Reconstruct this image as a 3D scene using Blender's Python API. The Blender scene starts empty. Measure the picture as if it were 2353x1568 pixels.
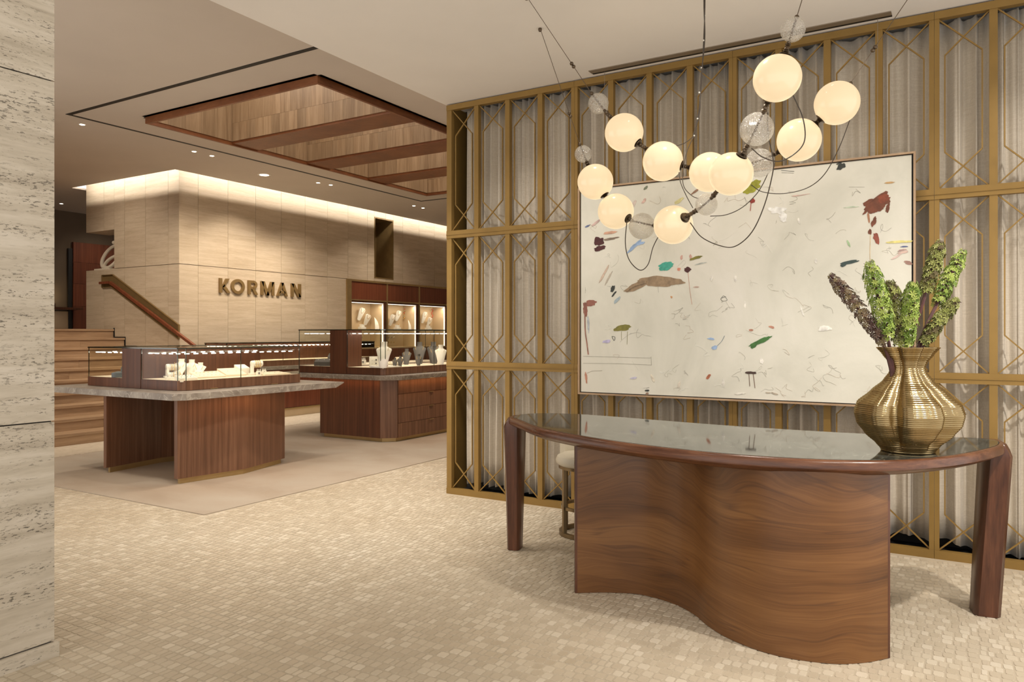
import bpy, math, random
import numpy as np
from mathutils import Vector, Matrix
random.seed(7); np.random.seed(7)
PI = math.pi
scene = bpy.context.scene
C = scene.collection

# ------------------------------------------------------------------ camera
# world: X runs deep-right (along the lettered wall), Y runs deep-left (along the lattice screen)
F, HC, CX, HY = 1725.0, 1.5, 1176.5, 768.0
ANG = math.atan2(2208 - CX, F); S_, C_ = math.sin(ANG), math.cos(ANG)
cam = bpy.data.cameras.new('camera'); camo = bpy.data.objects.new('camera', cam); C.objects.link(camo)
camo.location = (0, 0, HC); camo.rotation_euler = (PI / 2, 0, ANG - PI / 2 + 0.0)
camo.rotation_euler = (PI / 2, 0, math.atan2(S_, C_) - PI / 2)
cam.sensor_width = 36; cam.lens = F * 36 / 2353; cam.shift_y = -(784 - HY) / 2353
cam.clip_start = 0.05; cam.clip_end = 100
scene.camera = camo

# ------------------------------------------------------------------ world, exposure
scene.view_settings.view_transform = 'Standard'; scene.view_settings.look = 'None'
scene.view_settings.gamma = 1; scene.view_settings.exposure = 0.36
w = bpy.data.worlds.new('world'); scene.world = w; w.use_nodes = True
w.node_tree.nodes['Background'].inputs[0].default_value = (1.0, 0.96, 0.91, 1)
w.node_tree.nodes['Background'].inputs[1].default_value = 1.2

WARM = (1.0, 0.87, 0.72); WARM2 = (1.0, 0.935, 0.85)
def spot(name, loc, tgt, power, angle=70, blend=0.8, col=WARM2, r=0.06):
    l = bpy.data.lights.new(name, 'SPOT'); l.energy = power; l.color = col
    l.spot_size = math.radians(angle); l.spot_blend = blend; l.shadow_soft_size = r
    o = bpy.data.objects.new(name, l); C.objects.link(o); o.location = loc
    o.rotation_euler = (Vector(tgt) - Vector(loc)).to_track_quat('-Z', 'Y').to_euler(); return o
def area(name, loc, tgt, power, sx, sy, col=WARM2, up='Y'):
    l = bpy.data.lights.new(name, 'AREA'); l.shape = 'RECTANGLE'; l.size = sx; l.size_y = sy
    l.energy = power; l.color = col
    o = bpy.data.objects.new(name, l); C.objects.link(o); o.location = loc
    o.rotation_euler = (Vector(tgt) - Vector(loc)).to_track_quat('-Z', up).to_euler(); return o
# added fill spots under the reception ceiling, with no fixtures of their own
for i, (x, y, tx, ty, tz, p, a) in enumerate([
        (1.9, -0.9, 3.7, 0.4, 0.6, 85, 50), (2.6, 2.2, 4.0, 1.6, 0.8, 12, 55),
        (3.7, 3.6, 4.1, 4.6, 0, 150, 85), (4.7, 3.8, 5.1, 4.9, 0, 150, 85), (4.2, 1.3, 4.4, 1.1, 0, 60, 80), (3.2, -1.3, 4.7, -0.3, 0.2, 330, 85),
        (1.1, 1.3, 1.4, 3.6, 1.7, 14, 85),
        (4.75, 2.2, 5.66, 1.8, 1.7, 22, 85), (4.75, 0.8, 5.66, 0.9, 1.7, 26, 85),
        (4.6, 3.0, 5.9, 3.4, 1.0, 38, 85), (4.8, -0.6, 5.9, -0.3, 1.2, 42, 85)]):
    spot('reception_fill_spot', (x, y, 3.63), (tx, ty, tz), p, a)
# showroom ceiling downlights
for (x, y, tx, ty, tz, p, a) in [
        (5.49, 9.78, 5.4, 10.6, 0.5, 170, 100), (7.16, 9.79, 7.4, 11.6, 0.9, 150, 95), (7.47, 9.80, 8.9, 11.4, 1.0, 170, 90),
        (8.83, 10.21, 9.4, 11.4, 1.0, 165, 95), (9.785, 9.91, 9.8, 11.4, 0.9, 150, 85), (10.045, 9.855, 11.0, 11.4, 0.9, 150, 85),
        (12.58, 9.95, 12.4, 11.4, 1.6, 75, 80), (12.9, 9.95, 13.6, 11.4, 1.8, 60, 80),
        (4.6, 5.0, 5.2, 6.4, 0.3, 65, 95), (5.3, 5.0, 5.2, 4.9, 0.0, 95, 75), (6.2, 4.9, 6.4, 6.4, 0.2, 70, 95), (8.2, 5.0, 8.4, 6.4, 0.2, 90, 95),
        (10.0, 5.0, 9.6, 6.6, 0.3, 110, 95), (3.0, 6.2, 3.2, 5.4, 0, 85, 110), (3.2, 8.8, 3.9, 8.2, 0, 110, 110),
        (5.0, 11.6, 6.2, 12.6, 1.2, 90, 100), (6.0, 12.6, 8.0, 12.8, 2.0, 100, 100), (9.8, 15.6, 9.8, 16.9, 2.2, 30, 90)]:
    spot('showroom_downlight_lamp', (x, y, 4.208), (tx, ty, tz), p, a, col=WARM, r=0.03)
# cove strips lying on the ceiling edge, washing only the top of the travertine walls
area('cove_lamp', (12.1, 11.055, 4.345), (12.1, 11.38, 4.15), 36, 8.2, 0.02, WARM2)
area('cove_lamp', (7.705, 12.62, 4.345), (8.03, 12.62, 4.15), 13, 2.9, 0.02, WARM2)
# light panels in the roof of the coffer bays
for x, wd, p in ((6.35, 1.1, 25), (7.92, 0.85, 20), (9.35, 0.8, 20), (10.9, 1.1, 24)):
    area('coffer_lamp', (x, 7.29, 5.14), (x, 7.29, 4), p, wd, 2.7, WARM2)

# ------------------------------------------------------------------ pixel rays turned into world points (real distances)
def ray(px, py):
    t = (px - CX) / F; return (S_ * t + C_, -C_ * t + S_, (HY - py) / F)
def atd(px, py, d): r = ray(px, py); return Vector((r[0] * d, r[1] * d, HC + r[2] * d))
def atz(px, py, z): r = ray(px, py); return atd(px, py, (z - HC) / r[2])
def atx(px, py, X): return atd(px, py, X / ray(px, py)[0])
def aty(px, py, Y): return atd(px, py, Y / ray(px, py)[1])
def proj(X, Y, Z):
    lat = S_ * X - C_ * Y; d = C_ * X + S_ * Y
    return CX + F * lat / d, HY - F * (Z - HC) / d, d

# ------------------------------------------------------------------ materials
class NT:
    def __init__(s, name):
        s.m = bpy.data.materials.new(name); s.m.use_nodes = True; s.t = s.m.node_tree
        s.b = s.t.nodes['Principled BSDF']; s.out = s.t.nodes['Material Output']
    def n(s, typ, **kw):
        nd = s.t.nodes.new(typ)
        for k, v in kw.items(): setattr(nd, k, v)
        return nd
    def l(s, a, b): s.t.links.new(a, b)
    def pos(s, scale=(1, 1, 1), rnd=0.0):
        g = s.n('ShaderNodeNewGeometry'); mp = s.n('ShaderNodeMapping'); mp.inputs['Scale'].default_value = scale
        if rnd:
            oi = s.n('ShaderNodeObjectInfo'); mu = s.n('ShaderNodeMath', operation='MULTIPLY'); mu.inputs[1].default_value = rnd
            s.l(oi.outputs['Random'], mu.inputs[0]); ad = s.n('ShaderNodeVectorMath', operation='ADD')
            s.l(g.outputs['Position'], ad.inputs[0]); s.l(mu.outputs[0], ad.inputs[1]); s.l(ad.outputs[0], mp.inputs['Vector'])
        else: s.l(g.outputs['Position'], mp.inputs['Vector'])
        return mp.outputs[0]
    def noise(s, vec, scale=1, detail=4, rough=0.55, dist=0.0):
        nd = s.n('ShaderNodeTexNoise'); nd.inputs['Scale'].default_value = scale; nd.inputs['Detail'].default_value = detail
        nd.inputs['Roughness'].default_value = rough; nd.inputs['Distortion'].default_value = dist
        s.l(vec, nd.inputs['Vector']); return nd.outputs['Fac']
    def ramp(s, fac, stops):
        r = s.n('ShaderNodeValToRGB'); e = r.color_ramp.elements
        while len(e) < len(stops): e.new(0.5)
        for i, (p, c) in enumerate(stops):
            e[i].position = p; e[i].color = (c, c, c, 1) if isinstance(c, (int, float)) else (*c, 1)
        s.l(fac, r.inputs[0]); return r.outputs[0]
    def mix(s, fac, a, b, mode='MIX'):
        m = s.n('ShaderNodeMix', data_type='RGBA', blend_type=mode)
        for sock, v in ((m.inputs[0], fac), (m.inputs[6], a), (m.inputs[7], b)):
            if isinstance(v, (int, float)): sock.default_value = v
            elif isinstance(v, tuple): sock.default_value = (*v, 1)
            else: s.l(v, sock)
        return m.outputs[2]
    def math(s, op, a, b=0.0):
        m = s.n('ShaderNodeMath', operation=op)
        for sock, v in ((m.inputs[0], a), (m.inputs[1], b)):
            if isinstance(v, (int, float)): sock.default_value = v
            else: s.l(v, sock)
        return m.outputs[0]
    def bump(s, h, strength=0.2, dist=0.01):
        b = s.n('ShaderNodeBump'); b.inputs['Strength'].default_value = strength; b.inputs['Distance'].default_value = dist
        s.l(h, b.inputs['Height']); s.l(b.outputs[0], s.b.inputs['Normal']); return b.outputs[0]
    def col(s, c):
        if isinstance(c, tuple): s.b.inputs['Base Color'].default_value = (*c, 1)
        else: s.l(c, s.b.inputs['Base Color'])
    def set(s, rough=0.5, metal=0.0, spec=0.5):
        s.b.inputs['Roughness'].default_value = rough; s.b.inputs['Metallic'].default_value = metal
        s.b.inputs['Specular IOR Level'].default_value = spec
M = {}
def plain(name, col, rough=0.5, metal=0.0, var=0.06, scale=9, spec=0.5):
    t = NT(name); f = t.noise(t.pos((scale,) * 3), 1, 3)
    lo = tuple(c * (1 - var) for c in col); hi = tuple(min(1, c * (1 + var)) for c in col)
    t.col(t.ramp(f, [(0.3, lo), (0.7, hi)])); t.set(rough, metal, spec); M[name] = t.m; return t
def emit(name, col, strength):
    t = NT(name); t.col((0.8, 0.75, 0.65)); t.b.inputs['Emission Color'].default_value = (*col, 1)
    t.b.inputs['Emission Strength'].default_value = strength; M[name] = t.m; return t
def wood(name, c0, c1, c2, scale, rough=0.35, rnd=3.0, dist=0.6, bright=0.25, stripes=0.0):
    t = NT(name); v = t.pos(scale, rnd)
    f1 = t.noise(v, 1, 6, 0.6, dist); f2 = t.noise(v, 5, 3, 0.6, 0.2)
    f = t.math('ADD', t.math('MULTIPLY', f1, 0.75), t.math('MULTIPLY', f2, 0.25))
    c = t.ramp(f, [(0.30, c0), (0.50, c1), (0.70, c2)])
    oi = t.n('ShaderNodeObjectInfo')
    vv = t.math('ADD', t.math('MULTIPLY', oi.outputs['Random'], bright), 1 - bright / 2)
    cc = t.n('ShaderNodeCombineColor'); [t.l(vv, cc.inputs[i]) for i in range(3)]
    t.col(t.mix(1.0, c, cc.outputs[0], 'MULTIPLY')); t.set(rough); t.bump(f2, 0.08, 0.004); M[name] = t.m; return t
def desk_wood():
    t = NT('walnut_desk'); g = t.n('ShaderNodeNewGeometry'); sx = t.n('ShaderNodeSeparateXYZ'); t.l(g.outputs['Position'], sx.inputs[0])
    wp = t.noise(t.pos((0.9, 0.9, 1.5)), 1, 2, 0.5, 0.6); zc = t.math('ADD', sx.outputs[2], t.math('MULTIPLY', wp, 0.42))
    def vec(kx, kz):
        c = t.n('ShaderNodeCombineXYZ'); t.l(t.math('MULTIPLY', sx.outputs[0], kx), c.inputs[0]); t.l(t.math('MULTIPLY', sx.outputs[1], kx), c.inputs[1]); t.l(t.math('MULTIPLY', zc, kz), c.inputs[2]); return c.outputs[0]
    broad = t.noise(vec(0.9, 7), 1, 3, 0.5); fine = t.noise(vec(2.5, 120), 1, 4, 0.6); veins = t.noise(vec(0.55, 13), 1, 2, 0.5, 0.3)
    f = t.math('ADD', t.math('MULTIPLY', broad, 0.66), t.math('MULTIPLY', fine, 0.34))
    c = t.ramp(f, [(0.33, (0.082, 0.031, 0.008)), (0.50, (0.150, 0.062, 0.018)), (0.66, (0.215, 0.097, 0.031))])
    vm = t.ramp(t.math('ABSOLUTE', t.math('SUBTRACT', veins, 0.5)), [(0.0, 0.8), (0.016, 0.0)])
    t.col(t.mix(t.math('MULTIPLY', vm, 0.55), c, (0.050, 0.019, 0.009))); t.set(0.32); t.bump(fine, 0.05, 0.003); M['walnut_desk'] = t.m
desk_wood()
wood('walnut_rim', (0.045, 0.015, 0.007), (0.105, 0.038, 0.017), (0.175, 0.072, 0.033), (7, 2.2, 30), 0.26, 1.0, 0.8, 0.1)
wood('walnut_leg', (0.036, 0.012, 0.007), (0.085, 0.029, 0.014), (0.150, 0.056, 0.027), (22, 22, 1.6), 0.28, 3.0, 0.8, 0.1)
wood('walnut_case', (0.095, 0.042, 0.021), (0.175, 0.082, 0.044), (0.270, 0.140, 0.080), (34, 34, 0.7), 0.36, 3.0, 0.2, 0.15)
wood('walnut_dark', (0.055, 0.018, 0.008), (0.105, 0.036, 0.015), (0.155, 0.058, 0.025), (28, 28, 0.7), 0.34, 3.0, 0.2, 0.15)
wood('walnut_red', (0.115, 0.030, 0.014), (0.185, 0.052, 0.023), (0.245, 0.078, 0.036), (26, 26, 0.6), 0.36, 3.0, 0.2, 0.15)
wood('coffer_panel', (0.185, 0.110, 0.054), (0.285, 0.182, 0.098), (0.385, 0.262, 0.152), (13, 13, 0.9), 0.45, 5.0, 0.7, 0.26)
wood('coffer_beam', (0.130, 0.040, 0.013), (0.200, 0.066, 0.021), (0.260, 0.096, 0.034), (3, 3, 9), 0.42, 3.0, 0.4, 0.15)
wood('stair_oak', (0.260, 0.155, 0.085), (0.385, 0.250, 0.145), (0.490, 0.335, 0.205), (1.2, 14, 14), 0.42, 9.0, 0.6, 0.22)
wood('frame_oak', (0.30, 0.19, 0.11), (0.42, 0.28, 0.17), (0.50, 0.35, 0.22), (20, 3, 3), 0.45, 1.0, 0.2, 0.05)
def travertine(name, dark, mid, light, pit=0.4, bscale=11, lo=0.60, mlo=0.45):
    t = NT(name); v = t.pos((1.1, 1.1, bscale), 4.0); b = t.noise(v, 1.0, 4, 0.6, 0.5); fn = t.noise(t.pos((9, 9, 60), 4.0), 1, 3, 0.6)
    b = t.math('ADD', t.math('MULTIPLY', b, 0.72), t.math('MULTIPLY', fn, 0.28))
    c = t.ramp(b, [(0.34, dark), (0.50, mid), (0.64, light)])
    p = t.noise(t.pos((36, 36, 120), 4.0), 1, 4, 0.7); m = t.noise(t.pos((0.8, 0.8, 9), 2.0), 1.3, 3)
    pits = t.math('MULTIPLY', t.ramp(p, [(lo, 0.0), (lo + 0.05, 1.0)]), t.ramp(m, [(mlo, 0.0), (mlo + 0.14, pit)]))
    t.col(t.mix(pits, c, tuple(x * 0.30 for x in dark))); t.set(0.55); t.bump(t.math('SUBTRACT', 1.0, pits), 0.5, 0.004); M[name] = t.m
travertine('travertine', (0.46, 0.36, 0.245), (0.54, 0.435, 0.31), (0.60, 0.495, 0.365), 0.22, 15)
travertine('travertine_column', (0.42, 0.36, 0.275), (0.54, 0.475, 0.375), (0.63, 0.565, 0.465), 0.9, 12, 0.562, 0.43)
def stone(name, c0, c1, c2, vein, sc=3.0, rough=0.3, veinw=0.03):
    t = NT(name); f = t.noise(t.pos((sc, sc, sc)), 1, 6, 0.6, 1.2)
    c = t.ramp(f, [(0.3, c0), (0.5, c1), (0.7, c2)])
    g = t.noise(t.pos((sc * 0.8, sc * 1.6, sc)), 1, 4, 0.5, 2.0)
    vv = t.math('ABSOLUTE', t.math('SUBTRACT', g, 0.5)); vm = t.ramp(vv, [(0.0, 1.0), (veinw, 0.0)])
    t.col(t.mix(t.math('MULTIPLY', vm, 0.6), c, vein)); t.set(rough); M[name] = t.m
stone('grey_stone', (0.17, 0.14, 0.115), (0.29, 0.25, 0.21), (0.40, 0.355, 0.30), (0.55, 0.50, 0.43), 4.0, 0.35)
stone('dark_marble', (0.016, 0.020, 0.017), (0.038, 0.044, 0.038), (0.085, 0.092, 0.078), (0.24, 0.25, 0.21), 2.6, 0.05, 0.010); M['dark_marble'].node_tree.nodes['Principled BSDF'].inputs['Specular IOR Level'].default_value = 0.9
plain('ceiling_paint', (0.82, 0.78, 0.73), 0.85, 0, 0.02, 2, 0.2)
plain('ceiling_warm', (0.62, 0.555, 0.49), 0.85, 0, 0.03, 1, 0.2)
plain('dark_paint', (0.16, 0.115, 0.075), 0.8, 0, 0.06, 2)
plain('black', (0.010, 0.009, 0.008), 0.6, 0, 0.1)
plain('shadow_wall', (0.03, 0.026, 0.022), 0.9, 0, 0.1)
plain('grout', (0.47, 0.40, 0.30), 0.85, 0, 0.07, 4)
t = plain('bronze', (0.275, 0.165, 0.042), 0.55, 0.30, 0.08, 6)
plain('brass', (0.50, 0.36, 0.17), 0.35, 0.75, 0.06, 6)
plain('letter_bronze', (0.23, 0.145, 0.055), 0.5, 0.3, 0.08, 8)
plain('antique_metal', (0.125, 0.092, 0.062), 0.33, 0.85, 0.15, 30)
plain('stool_metal', (0.23, 0.165, 0.088), 0.3, 0.85, 0.08, 10)
plain('leather', (0.60, 0.54, 0.42), 0.5, 0, 0.03, 10)
plain('cream', (0.82, 0.72, 0.56), 0.7, 0, 0.03, 12)
plain('white_display', (0.86, 0.82, 0.74), 0.6, 0, 0.03, 12)
plain('grey_velvet', (0.115, 0.106, 0.10), 0.8, 0, 0.05, 20)
plain('slate_blue', (0.17, 0.19, 0.20), 0.8, 0, 0.05, 20)
plain('gold', (0.80, 0.55, 0.20), 0.2, 1.0, 0.03)
plain('silver', (0.8, 0.79, 0.76), 0.15, 1.0, 0.03)
plain('gem_dark', (0.03, 0.03, 0.05), 0.1, 0, 0.1)
plain('coral', (0.55, 0.12, 0.06), 0.5, 0, 0.15, 40)
plain('tan_back', (0.62, 0.47, 0.29), 0.7, 0, 0.04, 4)
plain('sculpture_white', (0.66, 0.58, 0.46), 0.6, 0, 0.03, 6)
plain('cord', (0.060, 0.045, 0.032), 0.5, 0, 0.1)
plain('steel_wire', (0.33, 0.28, 0.22), 0.4, 0.6, 0.05)
plain('clip_white', (0.7, 0.66, 0.58), 0.5)
plain('stem_plum', (0.075, 0.026, 0.024), 0.5, 0, 0.25, 40)
emit('led', WARM2, 9.0); emit('led_soft', WARM2, 2.2); emit('lens', (1.0, 0.88, 0.70), 6.0); emit('niche_light', (1.0, 0.80, 0.50), 3.0)
# opal glass globes: lit from inside
t = emit('opal', (1.0, 0.74, 0.425), 0.58); t.col((0.34, 0.29, 0.22)); t.set(0.16)
# carpet
t = NT('rug'); f = t.noise(t.pos((1.5, 0.9, 1)), 1, 5, 0.55, 0.4); g = t.noise(t.pos((160, 160, 10)), 1, 2)
c = t.ramp(f, [(0.3, (0.36, 0.29, 0.22)), (0.5, (0.405, 0.34, 0.268)), (0.7, (0.43, 0.375, 0.305))])
t.col(c); t.set(0.9, 0, 0.1); t.bump(g, 0.3, 0.003); M['rug'] = t.m
# mosaic tiles
t = NT('tile'); g = t.n('ShaderNodeNewGeometry'); oi = t.n('ShaderNodeObjectInfo')
fr = t.math('FRACT', t.math('ADD', g.outputs['Random Per Island'], oi.outputs['Random']))
c = t.ramp(fr, [(0.0, (0.50, 0.43, 0.325)), (0.5, (0.55, 0.475, 0.365)), (0.8, (0.60, 0.53, 0.415)), (1.0, (0.66, 0.59, 0.475))])
ptc = t.ramp(t.noise(t.pos((0.9, 0.9, 1)), 1, 3), [(0.35, (0.93, 0.90, 0.86)), (0.65, (1, 1, 1))])
t.col(t.mix(1.0, c, ptc, 'MULTIPLY')); t.set(0.42); M['tile'] = t.m
t = NT('mosaic_far'); br = t.n('ShaderNodeTexBrick'); mp = t.n('ShaderNodeMapping'); mp.inputs['Rotation'].default_value = (0, 0, PI / 2)
g = t.n('ShaderNodeNewGeometry'); t.l(g.outputs['Position'], mp.inputs[0]); t.l(mp.outputs[0], br.inputs['Vector'])
br.inputs['Color1'].default_value = (0.55, 0.47, 0.36, 1); br.inputs['Color2'].default_value = (0.67, 0.59, 0.47, 1); br.inputs['Mortar'].default_value = (0.46, 0.385, 0.29, 1)
br.inputs['Scale'].default_value = 1; br.inputs['Brick Width'].default_value = 0.04; br.inputs['Row Height'].default_value = 0.055; br.inputs['Mortar Size'].default_value = 0.004
t.col(br.outputs[0]); t.set(0.45); M['mosaic_far'] = t.m
# curtain
t = NT('curtain'); a = t.noise(t.pos((14, 14, 420)), 1, 3, 0.6); b = t.noise(t.pos((260, 260, 60)), 1, 2)
f = t.math('ADD', t.math('MULTIPLY', a, 0.6), t.math('MULTIPLY', b, 0.4))
t.col(t.ramp(f, [(0.35, (0.50, 0.435, 0.345)), (0.65, (0.67, 0.605, 0.505))])); t.set(0.6, 0, 0.4); t.b.inputs['Sheen Weight'].default_value = 0.4
t.bump(a, 0.15, 0.002); M['curtain'] = t.m
# thin clear glass (transparent + fresnel gloss)
def glass(name, tint, refl=0.6, rough=0.02, bumpy=0.0, base=0.03):
    t = NT(name); t.t.nodes.remove(t.b); tr = t.n('ShaderNodeBsdfTransparent'); tr.inputs[0].default_value = (*tint, 1)
    gl = t.n('ShaderNodeBsdfGlossy'); gl.inputs['Roughness'].default_value = rough; gl.inputs[0].default_value = (1, 1, 1, 1)
    fr = t.n('ShaderNodeLayerWeight'); fr.inputs[0].default_value = 0.5
    fac = t.math('ADD', t.math('MULTIPLY', t.math('POWER', fr.outputs['Facing'], 4.0), refl), base)
    if bumpy:
        v = t.noise(t.pos((bumpy,) * 3), 1, 3, 0.7); bm = t.n('ShaderNodeBump'); bm.inputs['Strength'].default_value = 0.9; bm.inputs['Distance'].default_value = 0.01
        t.l(v, bm.inputs['Height']); t.l(bm.outputs[0], gl.inputs['Normal']); t.l(bm.outputs[0], fr.inputs['Normal'])
        sp = t.ramp(v, [(0.56, 0.0), (0.64, 0.45)]); fac = t.math('MINIMUM', t.math('ADD', fac, sp), 0.9)
    mx = t.n('ShaderNodeMixShader'); t.l(fac, mx.inputs[0]); t.l(tr.outputs[0], mx.inputs[1]); t.l(gl.outputs[0], mx.inputs[2])
    if bumpy:
        df = t.n('ShaderNodeBsdfTranslucent'); df.inputs[0].default_value = (0.95, 0.92, 0.85, 1); d2 = t.n('ShaderNodeBsdfDiffuse'); d2.inputs[0].default_value = (0.95, 0.92, 0.85, 1)
        ms = t.n('ShaderNodeMixShader'); ms.inputs[0].default_value = 0.5; t.l(df.outputs[0], ms.inputs[1]); t.l(d2.outputs[0], ms.inputs[2])
        sk = t.ramp(t.noise(t.pos((bumpy * 1.3,) * 3), 1, 2, 0.6), [(0.50, 0.06), (0.62, 0.60)]); m3 = t.n('ShaderNodeMixShader'); t.l(sk, m3.inputs[0]); t.l(mx.outputs[0], m3.inputs[1]); t.l(ms.outputs[0], m3.inputs[2]); mx = m3
    t.l(mx.outputs[0], t.out.inputs[0]); M[name] = t.m; return t
glass('case_glass', (0.97, 0.97, 0.94), 0.32, 0.02, 0.0, 0.012)
glass('glass_edge', (0.20, 0.28, 0.22), 0.6, 0.1, 0, 0.15)
glass('bubble_glass', (0.93, 0.92, 0.89), 0.9, 0.12, 170, 0.12)
# ribbed amber glass of the vase
t = NT('amber_glass'); t.t.nodes.remove(t.b); tr = t.n('ShaderNodeBsdfTransparent'); tr.inputs[0].default_value = (0.62, 0.46, 0.20, 1)
gl = t.n('ShaderNodeBsdfGlossy'); gl.inputs[0].default_value = (0.52, 0.40, 0.215, 1); gl.inputs['Roughness'].default_value = 0.17
df = t.n('ShaderNodeBsdfDiffuse'); df.inputs[0].default_value = (0.17, 0.115, 0.045, 1)
m1 = t.n('ShaderNodeMixShader'); m1.inputs[0].default_value = 0.30; t.l(gl.outputs[0], m1.inputs[1]); t.l(df.outputs[0], m1.inputs[2])
m2 = t.n('ShaderNodeMixShader'); m2.inputs[0].default_value = 0.80; t.l(tr.outputs[0], m2.inputs[1]); t.l(m1.outputs[0], m2.inputs[2])
t.l(m2.outputs[0], t.out.inputs[0]); M['amber_glass'] = t.m
# canvas ground
t = NT('canvas'); f = t.noise(t.pos((1, 1.6, 1.2)), 1, 5, 0.6, 0.5)
t.col(t.ramp(f, [(0.3, (0.60, 0.585, 0.50)), (0.5, (0.70, 0.68, 0.59)), (0.7, (0.77, 0.74, 0.66))])); t.set(0.75, 0, 0.3)
t.bump(t.noise(t.pos((25, 25, 25)), 1, 4), 0.25, 0.004); M['canvas'] = t.m
def floret(name, c0, c1, c2):
    t = NT(name); g = t.n('ShaderNodeNewGeometry')
    t.col(t.ramp(g.outputs['Random Per Island'], [(0.0, c0), (0.5, c1), (1.0, c2)])); t.set(0.55); M[name] = t.m
floret('floret_green', (0.10, 0.17, 0.02), (0.24, 0.33, 0.05), (0.40, 0.46, 0.12))
floret('floret_mixed', (0.09, 0.055, 0.03), (0.20, 0.22, 0.05), (0.33, 0.34, 0.11))
floret('floret_plum', (0.055, 0.025, 0.022), (0.13, 0.075, 0.05), (0.25, 0.20, 0.09))

# ------------------------------------------------------------------ mesh builder
class MB:
    def __init__(s): s.v = []; s.f = []
    def add(s, vs, fs):
        o = len(s.v); s.v += [tuple(p) for p in vs]; s.f += [tuple(i + o for i in f) for f in fs]; return s
    def box(s, x0, x1, y0, y1, z0, z1):
        return s.add([(x0, y0, z0), (x1, y0, z0), (x1, y1, z0), (x0, y1, z0), (x0, y0, z1), (x1, y0, z1), (x1, y1, z1), (x0, y1, z1)],
                     [(0, 3, 2, 1), (4, 5, 6, 7), (0, 1, 5, 4), (1, 2, 6, 5), (2, 3, 7, 6), (3, 0, 4, 7)])
    def bar(s, a, b, w, h, up=(0, 0, 1)):
        a, b = Vector(a), Vector(b); d = (b - a).normalized(); u = Vector(up); sd = d.cross(u)
        if sd.length < 1e-4: sd = d.cross(Vector((1, 0, 0)))
        sd.normalize(); u = sd.cross(d); vs = []
        for p in (a, b):
            for i, j in ((-1, -1), (1, -1), (1, 1), (-1, 1)): vs.append(p + sd * (i * w / 2) + u * (j * h / 2))
        return s.add(vs, [(0, 3, 2, 1), (4, 5, 6, 7), (0, 1, 5, 4), (1, 2, 6, 5), (2, 3, 7, 6), (3, 0, 4, 7)])
    def prism(s, poly, z0, z1):
        n = len(poly); vs = [(p[0], p[1], z0) for p in poly] + [(p[0], p[1], z1) for p in poly]
        return s.add(vs, [tuple(range(n - 1, -1, -1)), tuple(range(n, 2 * n))] + [(i, (i + 1) % n, n + (i + 1) % n, n + i) for i in range(n)])
    def loft(s, rings, cap=True, closed=True):
        n = len(rings[0]); vs = [p for r in rings for p in r]; fs = []
        for k in range(len(rings) - 1):
            for i in range(n if closed else n - 1):
                j = (i + 1) % n; fs.append((k * n + i, k * n + j, (k + 1) * n + j, (k + 1) * n + i))
        if cap: fs += [tuple(range(n - 1, -1, -1)), tuple(range((len(rings) - 1) * n, len(rings) * n))]
        return s.add(vs, fs)
    def lathe(s, prof, seg=24, c=(0, 0, 0), axis=None, cap=True):
        if axis is None: q = Matrix.Identity(3)
        else: q = Vector((0, 0, 1)).rotation_difference(Vector(axis).normalized()).to_matrix()
        c = Vector(c)
        return s.loft([[c + q @ Vector((r * math.cos(2 * PI * i / seg), r * math.sin(2 * PI * i / seg), z)) for i in range(seg)] for r, z in prof], cap)
    def sphere(s, c, r, seg=24, rings=14, sq=(1, 1, 1)):
        pr = [(max(1e-4, r * math.sin(PI * k / rings)), -r * math.cos(PI * k / rings)) for k in range(rings + 1)]
        o = len(s.v); s.lathe(pr, seg, (0, 0, 0))
        for i in range(o, len(s.v)):
            p = s.v[i]; s.v[i] = (p[0] * sq[0] + c[0], p[1] * sq[1] + c[1], p[2] * sq[2] + c[2])
        return s
    def tube(s, pts, r, n=6, closed=False):
        pts = [Vector(p) for p in pts]; rings = []; up = None; L = len(pts)
        for i, p in enumerate(pts):
            if closed: d = pts[(i + 1) % L] - pts[i - 1]
            else: d = pts[min(i + 1, L - 1)] - pts[max(i - 1, 0)]
            d.normalize()
            if up is None: up = d.orthogonal().normalized()
            up = (up - d * up.dot(d)).normalized(); sd = d.cross(up); rr = r[i] if isinstance(r, (list, tuple)) else r
            rings.append([p + (up * math.cos(2 * PI * k / n) + sd * math.sin(2 * PI * k / n)) * rr for k in range(n)])
        if closed: rings.append(rings[0])
        return s.loft(rings, not closed)
    def build(s, name, mat, parent=None, smooth=False, local=False, mats=None):
        me = bpy.data.meshes.new(name); me.from_pydata(s.v, [], s.f); me.update()
        if smooth:
            me.polygons.foreach_set('use_smooth', [True] * len(me.polygons))
            if smooth != 'all':
                try: me.set_sharp_from_angle(angle=math.radians(40))
                except Exception: pass
        me.materials.append(M[mat]); return link(name, me, parent, local)
def link(name, me, parent=None, local=False):
    o = bpy.data.objects.new(name, me); C.objects.link(o)
    if parent is not None:
        o.parent = parent
        if not local: o.matrix_parent_inverse = (PW.get(parent.name) or Matrix.Identity(4)).inverted()
    return o
PW = {}
def thing(name, label, cat, loc=(0, 0, 0), group=None, kind=None):
    o = bpy.data.objects.new(name, None); C.objects.link(o); o.location = loc; o.empty_display_size = 0.1
    PW[o.name] = Matrix.Translation(Vector(loc)); return tag(o, label, cat, group, kind)
def tag(o, label=None, cat=None, group=None, kind=None):
    if label: o['label'] = label
    if cat: o['category'] = cat
    if group: o['group'] = group
    if kind: o['kind'] = kind
    return o
def bevel(o, w, seg=2):
    m = o.modifiers.new('bevel', 'BEVEL'); m.width = w; m.segments = seg; m.limit_method = 'ANGLE'; return o
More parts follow.
